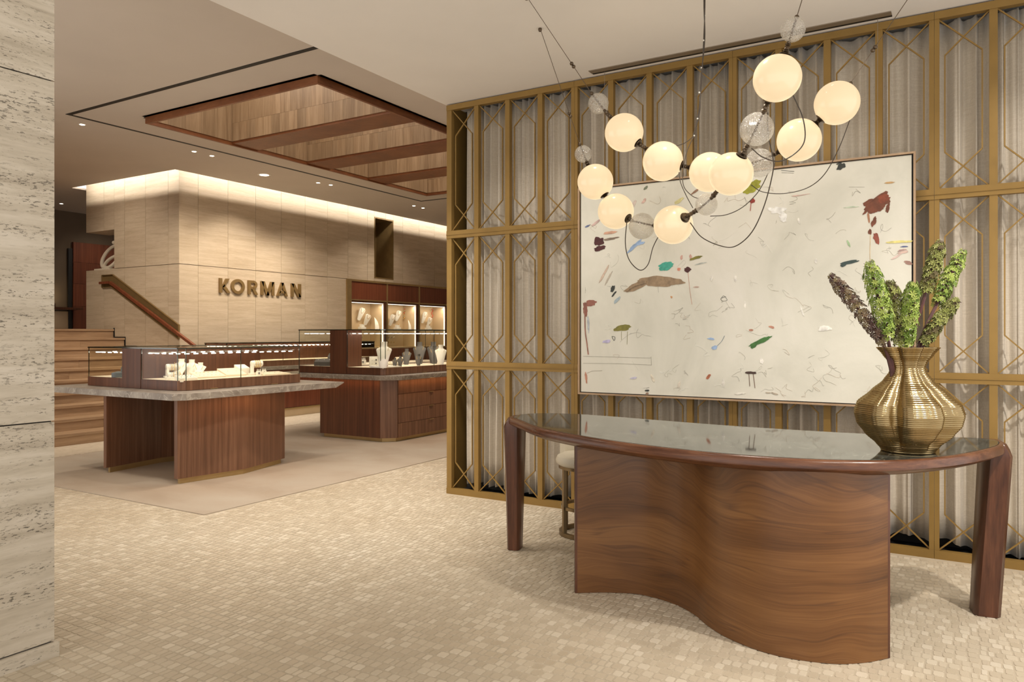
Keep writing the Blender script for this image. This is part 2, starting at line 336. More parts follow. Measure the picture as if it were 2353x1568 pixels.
def crom(pts, n=8):
    pts = [Vector(p) for p in pts]; P = [pts[0] * 2 - pts[1]] + pts + [pts[-1] * 2 - pts[-2]]; out = []
    for i in range(1, len(P) - 2):
        a, b, c, d = P[i - 1:i + 3]
        for k in range(n):
            t = k / n; out.append(0.5 * ((2 * b) + (c - a) * t + (2 * a - 5 * b + 4 * c - d) * t * t + (3 * b - a - 3 * c + d) * t ** 3))
    return out + [pts[-1]]
def struct(name, mb, mat, label=None):
    o = mb.build(name, mat); o['kind'] = 'structure'
    if label: o['label'] = label
    return o
BX = {}
def piece(name, mat, parent, x0, x1, y0, y1, z0, z1):
    """a box-shaped piece; alike pieces share one unit mesh per material"""
    if mat not in BX:
        me = bpy.data.meshes.new('unit_' + mat); b = MB().box(-.5, .5, -.5, .5, -.5, .5); me.from_pydata(b.v, [], b.f); me.materials.append(M[mat]); BX[mat] = me
    o = link(name, BX[mat], parent); o.location = ((x0 + x1) / 2, (y0 + y1) / 2, (z0 + z1) / 2); o.scale = (x1 - x0, y1 - y0, z1 - z0); return o

def under(o, part):
    o.parent = part; o.matrix_parent_inverse = Matrix.LocRotScale(part.location, None, part.scale).inverted(); return o
# ================================================================== SETTING
SX = 5.75          # front plane of the lattice screen
YK, XK = 11.38, 8.03   # lettered wall plane, stair-side face
ZR, ZS = 3.66, 4.22    # reception and showroom ceilings
RX0, RY0, RY1 = 4.02, 5.37, 9.40   # rug
# floor: mosaic base
fl = MB()
fl.box(0.2, 17, -2.3, 19, -0.2, 0.0)
floor = struct('floor', fl, 'grout', 'pale stone mosaic floor')
far = MB(); far.box(9.2, 16.5, 4.2, 11.4, 0.0, 0.0035); far.box(0.3, 9.2, 9.45, 10.3, 0.0, 0.0035); far.box(0.3, 4.0, 8.9, 9.45, 0.0, 0.0035)
fo = far.build('far_mosaic', 'mosaic_far', floor); fo['kind'] = 'stuff'
# tiles in rows along Y, each about 5 x 4 cm
tiles = []
x = 0.9; ri = 0
while x < 9.2:
    y = -2.25 + random.random() * 0.04
    while y < 9.6:
        wy = random.choice((0.022, 0.03, 0.036, 0.042, 0.046)); wx = 0.051 + random.uniform(-0.003, 0.002)
        cx, cy = x + wx / 2, y + wy / 2
        dd = C_ * cx + S_ * cy
        if dd > 1.6:
            px, py, d = proj(cx, cy, 0)
            inr = cx > RX0 - 0.03 and RY0 - 0.03 < cy < RY1 + 0.03
            if -500 < px < 3300 and py < 2300 and d < 9.4 and not inr and not (cx > SX - 0.03 and cy < 4.2) and not (cx < 1.95 and cy > 3.6 and cy < 5.2):
                pxa = wx * wy / d ** 3
                tiles.append((pxa if (0 < px < 2353 and py < 1568 and not (px < 140)) else 0, cx, cy, wx, wy))
        y += wy + 0.0085
    x += 0.0600; ri += 1
tiles.sort(reverse=True)
def tile_ring(sx, sy, z, c=0.28):
    k = min(sx, sy) * c
    return [(-sx + k, -sy, z), (sx - k, -sy, z), (sx, -sy + k, z), (sx, sy - k, z), (sx - k, sy, z), (-sx + k, sy, z), (-sx, sy - k, z), (-sx, -sy + k, z)]
tm = bpy.data.meshes.new('mosaic_tile'); tb = MB(); tb.add(tile_ring(.5, .5, -.5) + tile_ring(.49, .49, .5), [(8, 9, 10, 11, 12, 13, 14, 15)] + [(i, (i + 1) % 8, 8 + (i + 1) % 8, 8 + i) for i in range(8)])
tm.from_pydata(tb.v, [], tb.f); tm.materials.append(M['tile'])
for (_, cx, cy, wx, wy) in tiles[:300]:
    o = link('mosaic_tile', tm, floor); h = random.uniform(0.0015, 0.0028)
    o.location = (cx, cy, h / 2); o.scale = (wx, wy, h); o.rotation_euler = (0, 0, random.uniform(-0.04, 0.04))
rest = MB()
for (_, cx, cy, wx, wy) in tiles[300:]:
    h = random.uniform(0.0015, 0.0028); a = random.uniform(-0.04, 0.04); ca, sa = math.cos(a), math.sin(a)
    top = [(cx + p[0] * ca - p[1] * sa, cy + p[0] * sa + p[1] * ca, p[2]) for p in tile_ring(wx * .5, wy * .5, 0.0002) + tile_ring(wx * .49, wy * .49, h)]
    rest.add(top, [(8, 9, 10, 11, 12, 13, 14, 15)] + [(i, (i + 1) % 8, 8 + (i + 1) % 8, 8 + i) for i in range(8)])
ro = rest.build('mosaic_tiles', 'tile', floor); ro['kind'] = 'stuff'
print('tiles', len(tiles))
tag(MB().box(RX0, 12.4, RY0, RY1, 0.0, 0.007).build('area_rug', 'rug'), 'large flat beige rug under the display counters', 'rug')

# ceilings
struct('ceiling_reception', MB().box(-3, 6.2, -5, 4.17, ZR, ZR + 0.6), 'ceiling_paint', 'smooth pale reception ceiling')
ce = MB(); Z1 = ZS + 0.03
for (a, b, c, d) in ((-3, 5.72, 4.17, 18), (5.72, 7.78, 8.78, 18), (5.72, 11.5, 4.17, 5.8), (11.5, 16.5, 4.17, 11.13), (7.78, 11.5, 8.78, 11.13), (7.78, 16.5, 14.2, 18)):
    ce.box(a, b, c, d, ZS, Z1)
ce.box(7.36, 16.5, 10.7, 14.3, 4.52, 4.6); ce.box(7.36, 16.5, 10.68, 10.7, Z1, 4.6); ce.box(7.34, 7.36, 10.7, 14.3, Z1, 4.6)
struct('ceiling_showroom', ce, 'ceiling_warm', 'warm taupe showroom ceiling')
struct('ceiling_bulkhead', MB().box(6.2, 16.5, 4.05, 4.17, ZR, ZS + 0.3), 'ceiling_warm', 'bulkhead closing the step between ceilings')
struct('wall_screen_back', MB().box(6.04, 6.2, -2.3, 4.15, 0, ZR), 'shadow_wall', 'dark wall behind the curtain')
struct('wall_showroom_front', MB().box(6.2, 16.5, 4.05, 4.17, 0, ZR), 'ceiling_warm', 'plain wall behind the screen')
struct('wall_right', MB().box(16.3, 16.5, 4.17, 12.2, 0, 4.5), 'ceiling_warm', 'far end wall of showroom')
struct('wall_landing', MB().box(3.0, 16.5, 17.0, 17.2, 0, 4.5), 'dark_paint', 'brown wall above the stair landing')
struct('wall_left', MB().box(3.2, 3.4, 9.9, 17.0, 0, 4.5), 'dark_paint', 'brown wall beside the stairs')

# travertine wall with the letters
wb = MB(); wb.box(XK + 0.03, 12.11, YK + 0.03, YK + 0.4, 0, 4.5)
wb.box(12.11, 12.965, YK + 0.03, YK + 0.4, 2.70, 4.5); wb.box(13.632, 16.3, YK + 0.03, YK + 0.4, 2.70, 4.5)
wb.box(12.965, 13.632, YK + 0.03, YK + 0.4, 4.15, 4.5); wb.box(12.965, 13.632, YK + 0.03, YK + 0.4, 2.70, 2.765)
wback = struct('wall_back', wb, 'travertine', 'tall travertine panelled wall carrying bronze letters')
sx = [XK, 8.40] + [8.40 + 0.62 * k for k in range(1, 14)]; g = 0.003
for a, b in zip(sx[:-1], sx[1:]):
    b = min(b, 16.28)
    if a < 12.0: piece('stone_panel', 'travertine', wback, a + g, b - g, YK, YK + 0.03, 0.0, 2.69)
    segs = [(a, b, 2.70, 4.5)]
    if a < 13.632 and b > 12.965:
        segs = []
        if a < 12.965: segs.append((a, 12.965, 2.70, 4.5))
        if b > 13.632: segs.append((13.632, b, 2.70, 4.5))
        segs += [(max(a, 12.965), min(b, 13.632), 4.155, 4.5), (max(a, 12.965), min(b, 13.632), 2.70, 2.76)]
    for (p, q, r, s) in segs: piece('stone_panel', 'travertine', wback, p + g, q - g, YK, YK + 0.03, r, s)
# slot window lined in bronze
wn = MB(); wn.box(12.965, 12.99, YK - 0.005, YK + 0.55, 2.765, 4.15); wn.box(13.607, 13.632, YK - 0.005, YK + 0.55, 2.765, 4.15)
wn.box(12.99, 13.607, YK - 0.005, YK + 0.55, 4.125, 4.15); wn.box(12.99, 13.607, YK - 0.005, YK + 0.55, 2.765, 2.79)
wno = struct('window_1', wn, 'letter_bronze', 'narrow bronze lined slot window high in travertine wall')
MB().box(12.99, 13.607, YK + 0.5, YK + 0.53, 2.79, 4.125).build('back_panel', 'letter_bronze', wno)
MB().box(13.02, 13.032, YK + 0.40, YK + 0.5, 2.79, 4.125).build('shadow_joint', 'black', wno)
# stair-side face
ws = MB(); ws.box(XK + 0.03, XK + 0.45, YK + 0.03, 14.16, 0, 2.69); ws.box(XK + 0.03, XK + 0.45, YK + 0.03, 13.26, 2.69, 4.5); ws.box(XK + 0.03, XK + 0.45, 13.26, 14.16, 3.41, 4.5)
wst = struct('wall_stair', ws, 'travertine', 'travertine wall beside the stairs with notch for sculpture')
sy = [YK, 11.68, 12.32, 12.94, 13.58, 14.16]
for a, b in zip(sy[:-1], sy[1:]):
    piece('stone_panel', 'travertine', wst, XK, XK + 0.03, a + g, b - g, 0, 2.69)
    if b <= 13.0: piece('stone_panel', 'travertine', wst, XK, XK + 0.03, a + g, b - g, 2.70, 4.5)
    elif a < 13.26:
        piece('stone_panel', 'travertine', wst, XK, XK + 0.03, a + g, 13.26 - g, 2.70, 4.5); piece('stone_panel', 'travertine', wst, XK, XK + 0.03, 13.26, b - g, 3.41, 4.5)
    else: piece('stone_panel', 'travertine', wst, XK, XK + 0.03, a + g, b - g, 3.41, 4.5)

# stairs
st = thing('staircase', 'broad oak staircase climbing beside the travertine wall', 'stairs', (5.7, 10.3, 0))
RI, RU, NS = 0.159, 0.333, 10
for k in range(NS):
    y = 10.27 + RU * k; z = RI * k; xs = [3.45] + sorted(random.uniform(3.9, 7.7) for _ in range(2)) + [XK - 0.012]
    if xs[2] - xs[1] < 0.5: xs = [3.45, 5.2 + (k % 3) * 0.55, XK - 0.012]
    for a, b in zip(xs[:-1], xs[1:]): piece('riser_plank', 'stair_oak', st, a + 0.001, b - 0.001, y, y + 0.03, z, z + RI - 0.035)
    piece('tread', 'stair_oak', st, 3.45, XK - 0.012, y - 0.025, y + RU + (0.1 if k == NS - 1 else 0.0), z + RI - 0.035, z + RI)
    piece('shadow_gap', 'black', st, XK - 0.012, XK - 0.001, y - 0.03, y + 0.0, z + 0.02, z + RI + 0.02) if k > 2 else None  # black strips stand in for the shade of the stepped gap along the wall
    piece('shadow_gap', 'black', st, XK - 0.012, XK - 0.001, y - 0.03, y + RU - 0.03, z + RI, z + RI + 0.02) if 2 < k < NS - 1 else None
    piece('step_core', 'stair_oak', st, 3.45, XK - 0.012, y + 0.03, y + RU, max(0, z - 0.3), z + RI - 0.035)
struct('floor_landing', MB().box(3.4, 16.3, 13.60, 17.0, RI * NS - 0.2, RI * NS), 'stair_oak', 'oak stair landing')
# recessed handrail
hr = thing('handrail', 'bronze handrail channel with wooden rail on travertine stair wall', 'handrail', (XK, 12.4, 1.9))
def par(x0, x1, top, bot, name, mat):
    n = len(top); vs = []
    for xx in (x0, x1): vs += [(xx, y, z) for y, z in top] + [(xx, y, z) for y, z in reversed(bot)]
    m = 2 * n; return MB().add(vs, [tuple(range(m)), tuple(range(2 * m - 1, m - 1, -1))] + [(i, m + i, m + (i + 1) % m, (i + 1) % m) for i in range(m)]).build(name, mat, hr)
tp = [(13.60, 2.585), (13.27, 2.585), (11.36, 1.655)]; bt = [(13.60, 2.36), (13.30, 2.36), (11.36, 1.415)]
par(XK - 0.006, XK - 0.001, tp, bt, 'channel_back', 'letter_bronze')
for nm, pl in (('channel_top', tp), ('channel_bottom', bt)):
    b = MB(); [b.bar((XK - 0.02, *p), (XK - 0.02, *q), 0.03, 0.012) for p, q in zip(pl[:-1], pl[1:])]; b.build(nm, 'letter_bronze', hr)
piece('channel_end', 'letter_bronze', hr, XK - 0.035, XK - 0.004, 13.59, 13.61, 2.36, 2.585); piece('channel_end', 'letter_bronze', hr, XK - 0.035, XK - 0.004, 11.35, 11.37, 1.415, 1.655)
MB().bar((XK - 0.05, 13.62, 2.44), (XK - 0.05, 13.30, 2.44), 0.05, 0.045).bar((XK - 0.05, 13.30, 2.44), (XK - 0.05, 10.9, 1.30), 0.05, 0.045).build('rail', 'walnut_red', hr)
# sculpture in the notch: interlocked ring forms on a low base
sc = thing('ring_sculpture', 'pale looped ring sculpture on the travertine ledge above stairs', 'sculpture', (8.22, 13.72, 2.69))
cc = Vector((8.22, 13.66, 2.95))
MB().box(8.06, 8.40, 13.45, 13.95, 2.69, 2.72).build('base', 'sculpture_white', sc)
MB().tube([cc + Vector((0.10 * math.sin(a), 0.26 * math.cos(a) + 0.0, 0.22 * math.sin(a) + 0.0)) for a in [2 * PI * k / 40 for k in range(40)]], 0.032, 8, True).build('ring', 'sculpture_white', sc, True)
MB().tube([Vector((8.22, 13.62, 2.84)) + Vector((-0.05 * math.cos(a), 0.17 * math.cos(a) - 0.05 * math.sin(a), 0.09 * math.sin(a) - 0.06 * math.cos(a) + 0.02)) for a in [2 * PI * k / 36 for k in range(36)]], 0.028, 8, True).build('ring', 'sculpture_white', sc, True)
MB().sphere((8.22, 13.58, 3.21), 0.035, 14, 10).build('ball', 'sculpture_white', sc, True)
# landing panel and display shelf
pn = thing('wall_panel', 'dark red walnut wall panel beyond the stair landing', 'panel', (9.9, 16.9, 1.59))
for k, (z0, z1) in enumerate(((1.60, 2.12), (2.125, 2.62), (2.625, 3.10), (3.105, 3.55))):
    piece('veneer_board', 'walnut_red', pn, 9.32, 10.0, 16.93, 16.995, z0, z1); piece('veneer_board', 'walnut_red', pn, 10.004, 12.0, 16.93, 16.995, z0, z1)
sh = thing('display_shelf', 'brown floating shelf by the red landing panel', 'shelf', (8.7, 16.8, 1.59))
piece('shelf_board', 'walnut_dark', sh, 7.6, 9.35, 16.6, 16.995, 2.03, 2.08)
piece('panel', 'tan_back', sh, 8.0, 9.22, 16.96, 16.995, 1.62, 2.0); piece('side_reveal', 'black', pn, 9.22, 9.31, 16.95, 16.995, 1.60, 3.4); piece('light_strip', 'led_soft', sh, 8.3, 8.75, 16.7, 16.9, 2.01, 2.03)
lb = thing('lantern', 'small lit glass box on the landing shelf', 'lantern', (8.6, 16.8, 2.08))
piece('body', 'niche_light', lb, 8.50, 8.76, 16.70, 16.90, 2.16, 2.50); piece('foot', 'walnut_dark', lb, 8.48, 8.80, 16.68, 16.92, 2.08, 2.16); piece('cap', 'brass', lb, 8.48, 8.78, 16.68, 16.92, 2.50, 2.56)

# ceiling coffer
cf = thing('ceiling_coffer', 'walnut lined ceiling coffer with three cross beams', 'coffer', (8.6, 7.3, ZS))
x0, x1, y0, y1, zb = 5.72, 11.5, 5.80, 8.78, ZS - 0.08
for nm, bx in (('rim_board', (x0, x0 + 0.035, y0, y1)), ('rim_board', (x1 - 0.035, x1, y0, y1)), ('rim_board', (x0 + 0.035, x1 - 0.035, y0, y0 + 0.035)), ('rim_board', (x0 + 0.035, x1 - 0.035, y1 - 0.035, y1))):
    piece(nm, 'coffer_beam', cf, *bx, zb, ZS + 0.02)
beams = [(7.0, 7.45), (8.4, 8.9), (9.8, 10.28)]
def veneer(axis, fixed, a, b, z0, z1, sgn, wdt=0.145):
    n = max(1, round((b - a) / wdt)); st_ = (b - a) / n
    for k in range(n):
        p, q = a + k * st_ + 0.0008, a + (k + 1) * st_ - 0.0008; th = 0.012 + random.uniform(0, 0.002)
        if axis == 'x': piece('veneer_panel', 'coffer_panel', cf, fixed, fixed + sgn * th, p, q, z0, z1) if sgn > 0 else piece('veneer_panel', 'coffer_panel', cf, fixed - th, fixed, p, q, z0, z1)
        else: piece('veneer_panel', 'coffer_panel', cf, p, q, fixed - th, fixed, z0, z1) if sgn < 0 else piece('veneer_panel', 'coffer_panel', cf, p, q, fixed, fixed + th, z0, z1)
for (a, b) in beams:
    piece('beam', 'coffer_beam', cf, a, b, y0 + 0.036, y1 - 0.036, zb + 0.02, zb + 0.05); piece('beam_core', 'coffer_panel', cf, a + 0.002, b - 0.002, y0 + 0.036, y1 - 0.036, zb + 0.05, ZS + 0.95)
    veneer('x', a, y0 + 0.04, y1 - 0.04, zb + 0.05, zb + 0.30, -1, 0.16); veneer('x', a, y0 + 0.04, y1 - 0.04, zb + 0.302, ZS + 0.95, -1, 0.19)
veneer('x', x1 - 0.036, y0 + 0.04, y1 - 0.04, zb + 0.05, zb + 0.30, -1, 0.16); veneer('x', x1 - 0.036, y0 + 0.04, y1 - 0.04, zb + 0.302, ZS + 0.95, -1, 0.19)
edges = [x0 + 0.036] + [e for b in beams for e in b] + [x1 - 0.036]
for a, b in zip(edges[0::2], edges[1::2]): veneer('y', y1 - 0.036, a + 0.002, b - 0.016, zb + 0.05, ZS + 0.95, -1, 0.24)
shell = MB(); shell.box(x0, x1, y0 - 0.05, y0, ZS, ZS + 0.97); shell.box(x0, x1, y1 - 0.03, y1 + 0.05, ZS, ZS + 0.97); shell.box(x0 - 0.05, x0, y0, y1, ZS, ZS + 0.97); shell.box(x1 - 0.03, x1 + 0.05, y0, y1, ZS, ZS + 0.97); shell.box(x0, x1, y0, y1, ZS + 0.95, ZS + 0.99)
shell.build('lining', 'coffer_panel', cf)
# black linear slot around the coffer
sl = thing('linear_air_slot', 'thin black slot framing the ceiling coffer', 'air slot', (8.6, 7.4, ZS))
for bx in ((5.13, 5.185, 4.2, 9.50), (5.185, 12.25, 9.455, 9.50), (12.20, 12.25, 4.2, 9.455)): piece('slot', 'black', sl, *bx, ZS - 0.004, ZS + 0.003)
# recessed downlights
dl = [(189, 286, 'showroom downlight by the slot corner nearest the stone column', .03), (446, 348, 'left downlight of the pair above the travertine corner', .03), (487, 358, 'right downlight of the pair above the travertine corner', .03), (607, 402, 'largest round downlight, above the bronze letters', .075),
      (731, 420, 'left downlight of the pair below the coffer edge', .03), (760, 425, 'right downlight of the pair below the coffer edge', .03), (951, 473, 'left downlight of the pair nearest the lattice screen', .03), (972, 478, 'right downlight of the pair nearest the lattice screen', .03), (141, 468, 'lone downlight deep above the stair landing', .03)]
for px, py, lab, r in dl:
    p = atz(px, py, ZS); d = thing('downlight', 'small round ' + lab if r < .05 else lab, 'downlight', (p.x, p.y, ZS), 'showroom downlights')
    MB().lathe([(r * 1.5, ZS - 0.003), (r * 1.45, ZS + 0.002)], 20, (p.x, p.y, 0)).build('trim_ring', 'ceiling_paint', d); MB().lathe([(r, ZS - 0.006), (r, ZS - 0.003)], 20, (p.x, p.y, 0)).build('lens', 'lens', d)

# bronze letters KORMAN
sg = thing('wall_sign', 'bronze raised letters KORMAN on the travertine wall', 'sign', (9.78, YK, 2.24))
LH = 0.262
def letter(polys, px0, px1, w):
    xa = aty(px0, 660, YK).x; xb = aty(px1, 660, YK).x; k = (xb - xa) / w; b = MB()
    for poly in polys:
        n = len(poly); pts = [(xa + p[0] * k, 2.238 + p[1] * LH) for p in poly]
        vs = [(p[0], YK - 0.035, p[1]) for p in pts] + [(p[0], YK + 0.002, p[1]) for p in pts]
        b.add(vs, [tuple(range(n)), tuple(range(2 * n - 1, n - 1, -1))] + [(i, n + i, n + (i + 1) % n, (i + 1) % n) for i in range(n)])
    b.build('letter', 'letter_bronze', sg)
def ringseg(cx, cy, rx, ry, th, a0, a1, n):
    out = []
    for k in range(n):
        a, c = a0 + (a1 - a0) * k / n, a0 + (a1 - a0) * (k + 1) / n
        out.append([(cx + rx * math.cos(a), cy + ry * math.sin(a)), (cx + rx * math.cos(c), cy + ry * math.sin(c)), (cx + (rx - th) * math.cos(c), cy + (ry - th) * math.sin(c)), (cx + (rx - th) * math.cos(a), cy + (ry - th) * math.sin(a))])
    return out
T = 0.2
letter([[(0, 0), (T, 0), (T, 1), (0, 1)], [(T - .02, .35), (.5, 1), (.76, 1), (T + .12, .38)], [(T, .42), (.36, .60), (.84, 0), (.58, 0)]], 502, 527.5, .84)
letter(ringseg(.5, .5, .5, .52, T, 0, 2 * PI, 32), 529, 560, 1.0)
letter([[(0, 0), (T, 0), (T, 1), (0, 1)], [(T, .82), (T, 1), (.42, 1), (.42, .82)], [(T, .40), (T, .57), (.42, .57), (.42, .40)], [(.30, .42), (.52, .42), (.78, 0), (.53, 0)]] + ringseg(.40, .70, .32, .30, .17, -PI / 2, PI / 2, 12), 568, 590, .76)
letter([[(0, 0), (T, 0), (T, 1), (0, 1)], [(.84, 0), (1.04, 0), (1.04, 1), (.84, 1)], [(.02, 1), (.28, 1), (.64, 0), (.42, 0)], [(.76, 1), (1.02, 1), (.62, 0), (.40, 0)]], 597.5, 628, 1.04)
letter([[(0, 0), (.21, 0), (.58, 1), (.36, 1)], [(.92, 0), (.71, 0), (.34, 1), (.56, 1)], [(.2, .20), (.72, .20), (.66, .38), (.26, .38)]], 634, 659, .92)
letter([[(0, 0), (T, 0), (T, 1), (0, 1)], [(.60, 0), (.80, 0), (.80, 1), (.60, 1)], [(.0, 1), (.26, 1), (.80, 0), (.54, 0)]], 667, 689.5, .80)

# ------------------------------------------------------------------ travertine column (left foreground)
col = thing('travertine_column', 'large travertine clad column at the left edge', 'column', (1.2, 3.95, 0))
for z0, z1 in ((0.075, 1.092), (1.098, 2.672), (2.678, 3.659)): piece('stone_panel', 'travertine_column', col, 0.2, 1.905, 3.62, 4.35, z0, z1)
piece('plinth', 'travertine_column', col, 0.2, 1.92, 3.605, 4.36, 0.0, 0.068); piece('core', 'shadow_wall', col, 0.21, 1.895, 3.63, 4.34, 0.0, 3.659)

# ------------------------------------------------------------------ lattice screen: modules of four bays, three tiers
BW = 0.3335; YS = 4.155; TZ = [0.0, 1.205, 2.43, 3.65]
names = ['leftmost module of bronze lattice screen, free end toward the showroom', 'bronze lattice screen module behind the left half of the painting', 'bronze lattice screen module behind the right half of the painting', 'rightmost module of bronze lattice screen behind the vase']
for mi in range(4):
    nb = 4; ya = YS - mi * 4 * BW; yb = ya - nb * BW
    sm = thing('lattice_screen', names[mi], 'screen', (SX, (ya + yb) / 2, 0), 'bronze lattice screen modules')
    for k in range(nb + 1):
        y = ya - k * BW; wl = 0.046 if k not in (0, nb) else 0.028
        a, b = (y - wl / 2, y + wl / 2) if 0 < k < nb else ((y - 0.030, y - 0.0008) if k == 0 else (y + 0.0008, y + 0.030))
        if mi == 0 and k == 0: a = y - 0.055
        piece('stile', 'bronze', sm, SX, SX + 0.045, a, b, 0.0, TZ[3])
    for ti, z in enumerate(TZ):
        if ti in (1, 2):
            piece('rail', 'bronze', sm, SX - 0.006, SX + 0.04, yb + 0.001, ya - 0.001, z + 0.004, z + 0.038); piece('rail', 'bronze', sm, SX - 0.006, SX + 0.04, yb + 0.001, ya - 0.001, z - 0.032, z - 0.002)
            piece('rail_bead', 'bronze', sm, SX - 0.012, SX + 0.03, yb + 0.001, ya - 0.001, z - 0.002, z + 0.004)
        else: piece('rail', 'bronze', sm, SX - 0.006, SX + 0.045, yb + 0.001, ya - 0.001, (z if ti == 0 else z - 0.05), (z + 0.055 if ti == 0 else z))
    for k in range(nb):
        for ti in range(3):
            pa = ya - k * BW - (0.055 if (mi == 0 and k == 0) else 0.024); pb = ya - (k + 1) * BW + 0.024
            z0 = TZ[ti] + (0.055 if ti == 0 else 0.038); z1 = TZ[ti + 1] - (0.05 if ti == 2 else 0.032)
            h = z1 - z0; w_ = pa - pb; ins = 0.13 * w_; sh_ = 0.215 * h
            for fl_ in (0, 1):
                Y = (lambda u: pb + u) if fl_ else (lambda u: pa - u)
                pts = [(Y(0), z1), (Y(w_ - ins), z1 - sh_), (Y(w_ - ins), z0 + sh_), (Y(0), z0)]
                b = MB(); xo = SX + 0.020 + 0.004 * fl_
                for p, q in zip(pts[:-1], pts[1:]): b.bar((xo, *p), (xo, *q), 0.0085, 0.012, (1, 0, 0))
                b.build('lattice_bar', 'bronze', sm)
piece('end_post', 'bronze', bpy.data.objects['lattice_screen'], SX + 0.045, SX + 0.30, YS - 0.03, YS - 0.001, 0.0, TZ[3])
# curtain with soft irregular pleats
cu = []; y = 4.02; ph = 0.0; prof = []
while y > -1.6:
    prof.append((y, ph)); y -= 0.008; ph += 0.008 * 2 * PI / (0.115 + 0.045 * math.sin(y * 3.1) + 0.02 * math.sin(y * 11))
NZ = 16; vs = []; fs = []
for iz in range(NZ + 1):
    for i, (yy, p) in enumerate(prof):
        zf = iz / NZ; z = 0.075 + 0.025 * math.sin(yy * 5.3) + 0.012 * math.sin(yy * 23) + (3.62 - 0.075) * zf
        amp = 0.030 + 0.012 * math.sin(yy * 7 + 1.0); flare = 1 + 0.35 * (1 - zf) ** 3
        xw = math.sin(p + 0.35 * math.sin(zf * 3 + yy * 4)); xw = math.copysign(abs(xw) ** 0.65, xw)
        vs.append((5.895 + amp * flare * xw + 0.012 * math.sin(p * 2.3 + 2 * zf), yy + 0.010 * math.sin(p + 1.2) + 0.012 * (1 - zf) ** 2 * math.sin(yy * 9), z if iz < NZ else 3.62))
n = len(prof)
for iz in range(NZ):
    for i in range(n - 1): fs.append((iz * n + i, (iz + 1) * n + i, (iz + 1) * n + i + 1, iz * n + i + 1))
co = MB().add(vs, fs).build('curtain', 'curtain', None, 'all'); tag(co, 'long pleated beige linen curtain hanging behind the bronze screen', 'curtain')
so = co.modifiers.new('thick', 'SOLIDIFY'); so.thickness = 0.004; so.offset = 0
struct('trim_shade', MB().box(5.80, 6.04, -2.3, 4.10, 0.0, 0.02), 'black', 'black floor strip for the dark gap under the curtain')  # no track here: black strip puts the shade below the hem into colour
# picture rail slot in the reception ceiling
pr = thing('picture_rail', 'narrow grey ceiling rail that the painting wires hang from', 'rail', (5.66, 1.5, ZR))
piece('channel', 'steel_wire', pr, 5.60, 5.665, 0.40, 2.62, ZR - 0.006, ZR); piece('slot', 'black', pr, 5.665, 5.70, 0.40, 2.62, ZR - 0.004, ZR)

# ------------------------------------------------------------------ painting
PX = 5.66
pt = thing('painting', 'large abstract painting with scattered colour marks on off-white canvas', 'painting', (PX + 0.03, 1.5, 1.0))
PY0, PY1, PZ0, PZ1 = 0.262, 2.735, 1.0, 2.715
MB().box(PX, PX + 0.03, PY0 + 0.02, PY1 - 0.02, PZ0 + 0.02, PZ1 - 0.02).build('canvas', 'canvas', pt)
for bx in ((PX - 0.012, PX + 0.035, PY0 - 0.004, PY0 + 0.009, PZ0, PZ1), (PX - 0.012, PX + 0.035, PY1 - 0.009, PY1 + 0.004, PZ0, PZ1), (PX - 0.012, PX + 0.035, PY0 + 0.009, PY1 - 0.009, PZ1 - 0.013, PZ1), (PX - 0.012, PX + 0.035, PY0 + 0.009, PY1 - 0.009, PZ0, PZ0 + 0.013)): piece('frame_strip', 'frame_oak', pt, *bx)
piece('shadow_gap', 'black', pt, PX + 0.012, PX + 0.034, PY0 + 0.009, PY1 - 0.009, PZ0 + 0.013, PZ1 - 0.013)
pc = {}
def paint(c):
    if c not in pc:
        nm = 'paint_%d' % len(pc); plain(nm, c, 0.4, 0, 0.25, 30); pc[c] = nm
    return pc[c]
NBL = [0]
def blob(px, py, w, h, ang, c, seed=0, nn=18, rough=0.22):
    rd = random.Random(seed + px * 7 + py); ce_ = atx(px, py, PX); k = ce_.x / ray(px, py)[0] / F; kw = k * 1.12
    pts = []; NBL[0] += 1; nn = 40; hs = [(rd.uniform(-1, 1), rd.uniform(0, 6.28)) for _ in range(9)]; dx = 0.0020 + 0.00025 * (NBL[0] % 6)
    for i in range(nn):
        a = 2 * PI * i / nn; r = 1 + rough * .62 * sum(q * math.cos((m_ + 2) * a + f_) / (1 + .25 * m_) for m_, (q, f_) in enumerate(hs)) + rd.uniform(-.05, .05); u, v = w / 2 * math.cos(a) * r, h / 2 * math.sin(a) * r
        uu, vv = u * math.cos(ang) - v * math.sin(ang), u * math.sin(ang) + v * math.cos(ang); pts.append((ce_.y - uu * kw, ce_.z + vv * k))
    m = len(pts); vs = [(PX - dx, *p) for p in pts] + [(PX + 0.001, *p) for p in pts]
    MB().add(vs, [tuple(range(m))] + [(i, m + i, m + (i + 1) % m, (i + 1) % m) for i in range(m)]).build('brush_stroke', paint(c), pt)
def line(pts, r, c):
    q = [atx(x, y, PX) for x, y in pts]; q = [Vector((PX - 0.0008, p.y, p.z)) for p in q]
    MB().tube(crom(q, 5) if len(q) > 2 else q, r, 4).build('drawn_line', paint(c), pt)
TAN, RED, DK, OL, TEAL, BLK, GRN, BLU, PNK, YEL = (0.30, 0.21, 0.125), (0.165, 0.048, 0.020), (0.07, 0.015, 0.015), (0.20, 0.18, 0.03), (0.06, 0.36, 0.27), (0.03, 0.035, 0.03), (0.05, 0.16, 0.03), (0.30, 0.42, 0.62), (0.50, 0.24, 0.16), (0.70, 0.62, 0.22)
line([(1440, 668), (1458, 656), (1486, 648)], 0.012, TAN); blob(1517, 647, 98, 23, -0.08, TAN, 1, 24, .12); blob(1465, 657, 60, 16, 0.42, TAN, 2, 18, .15)
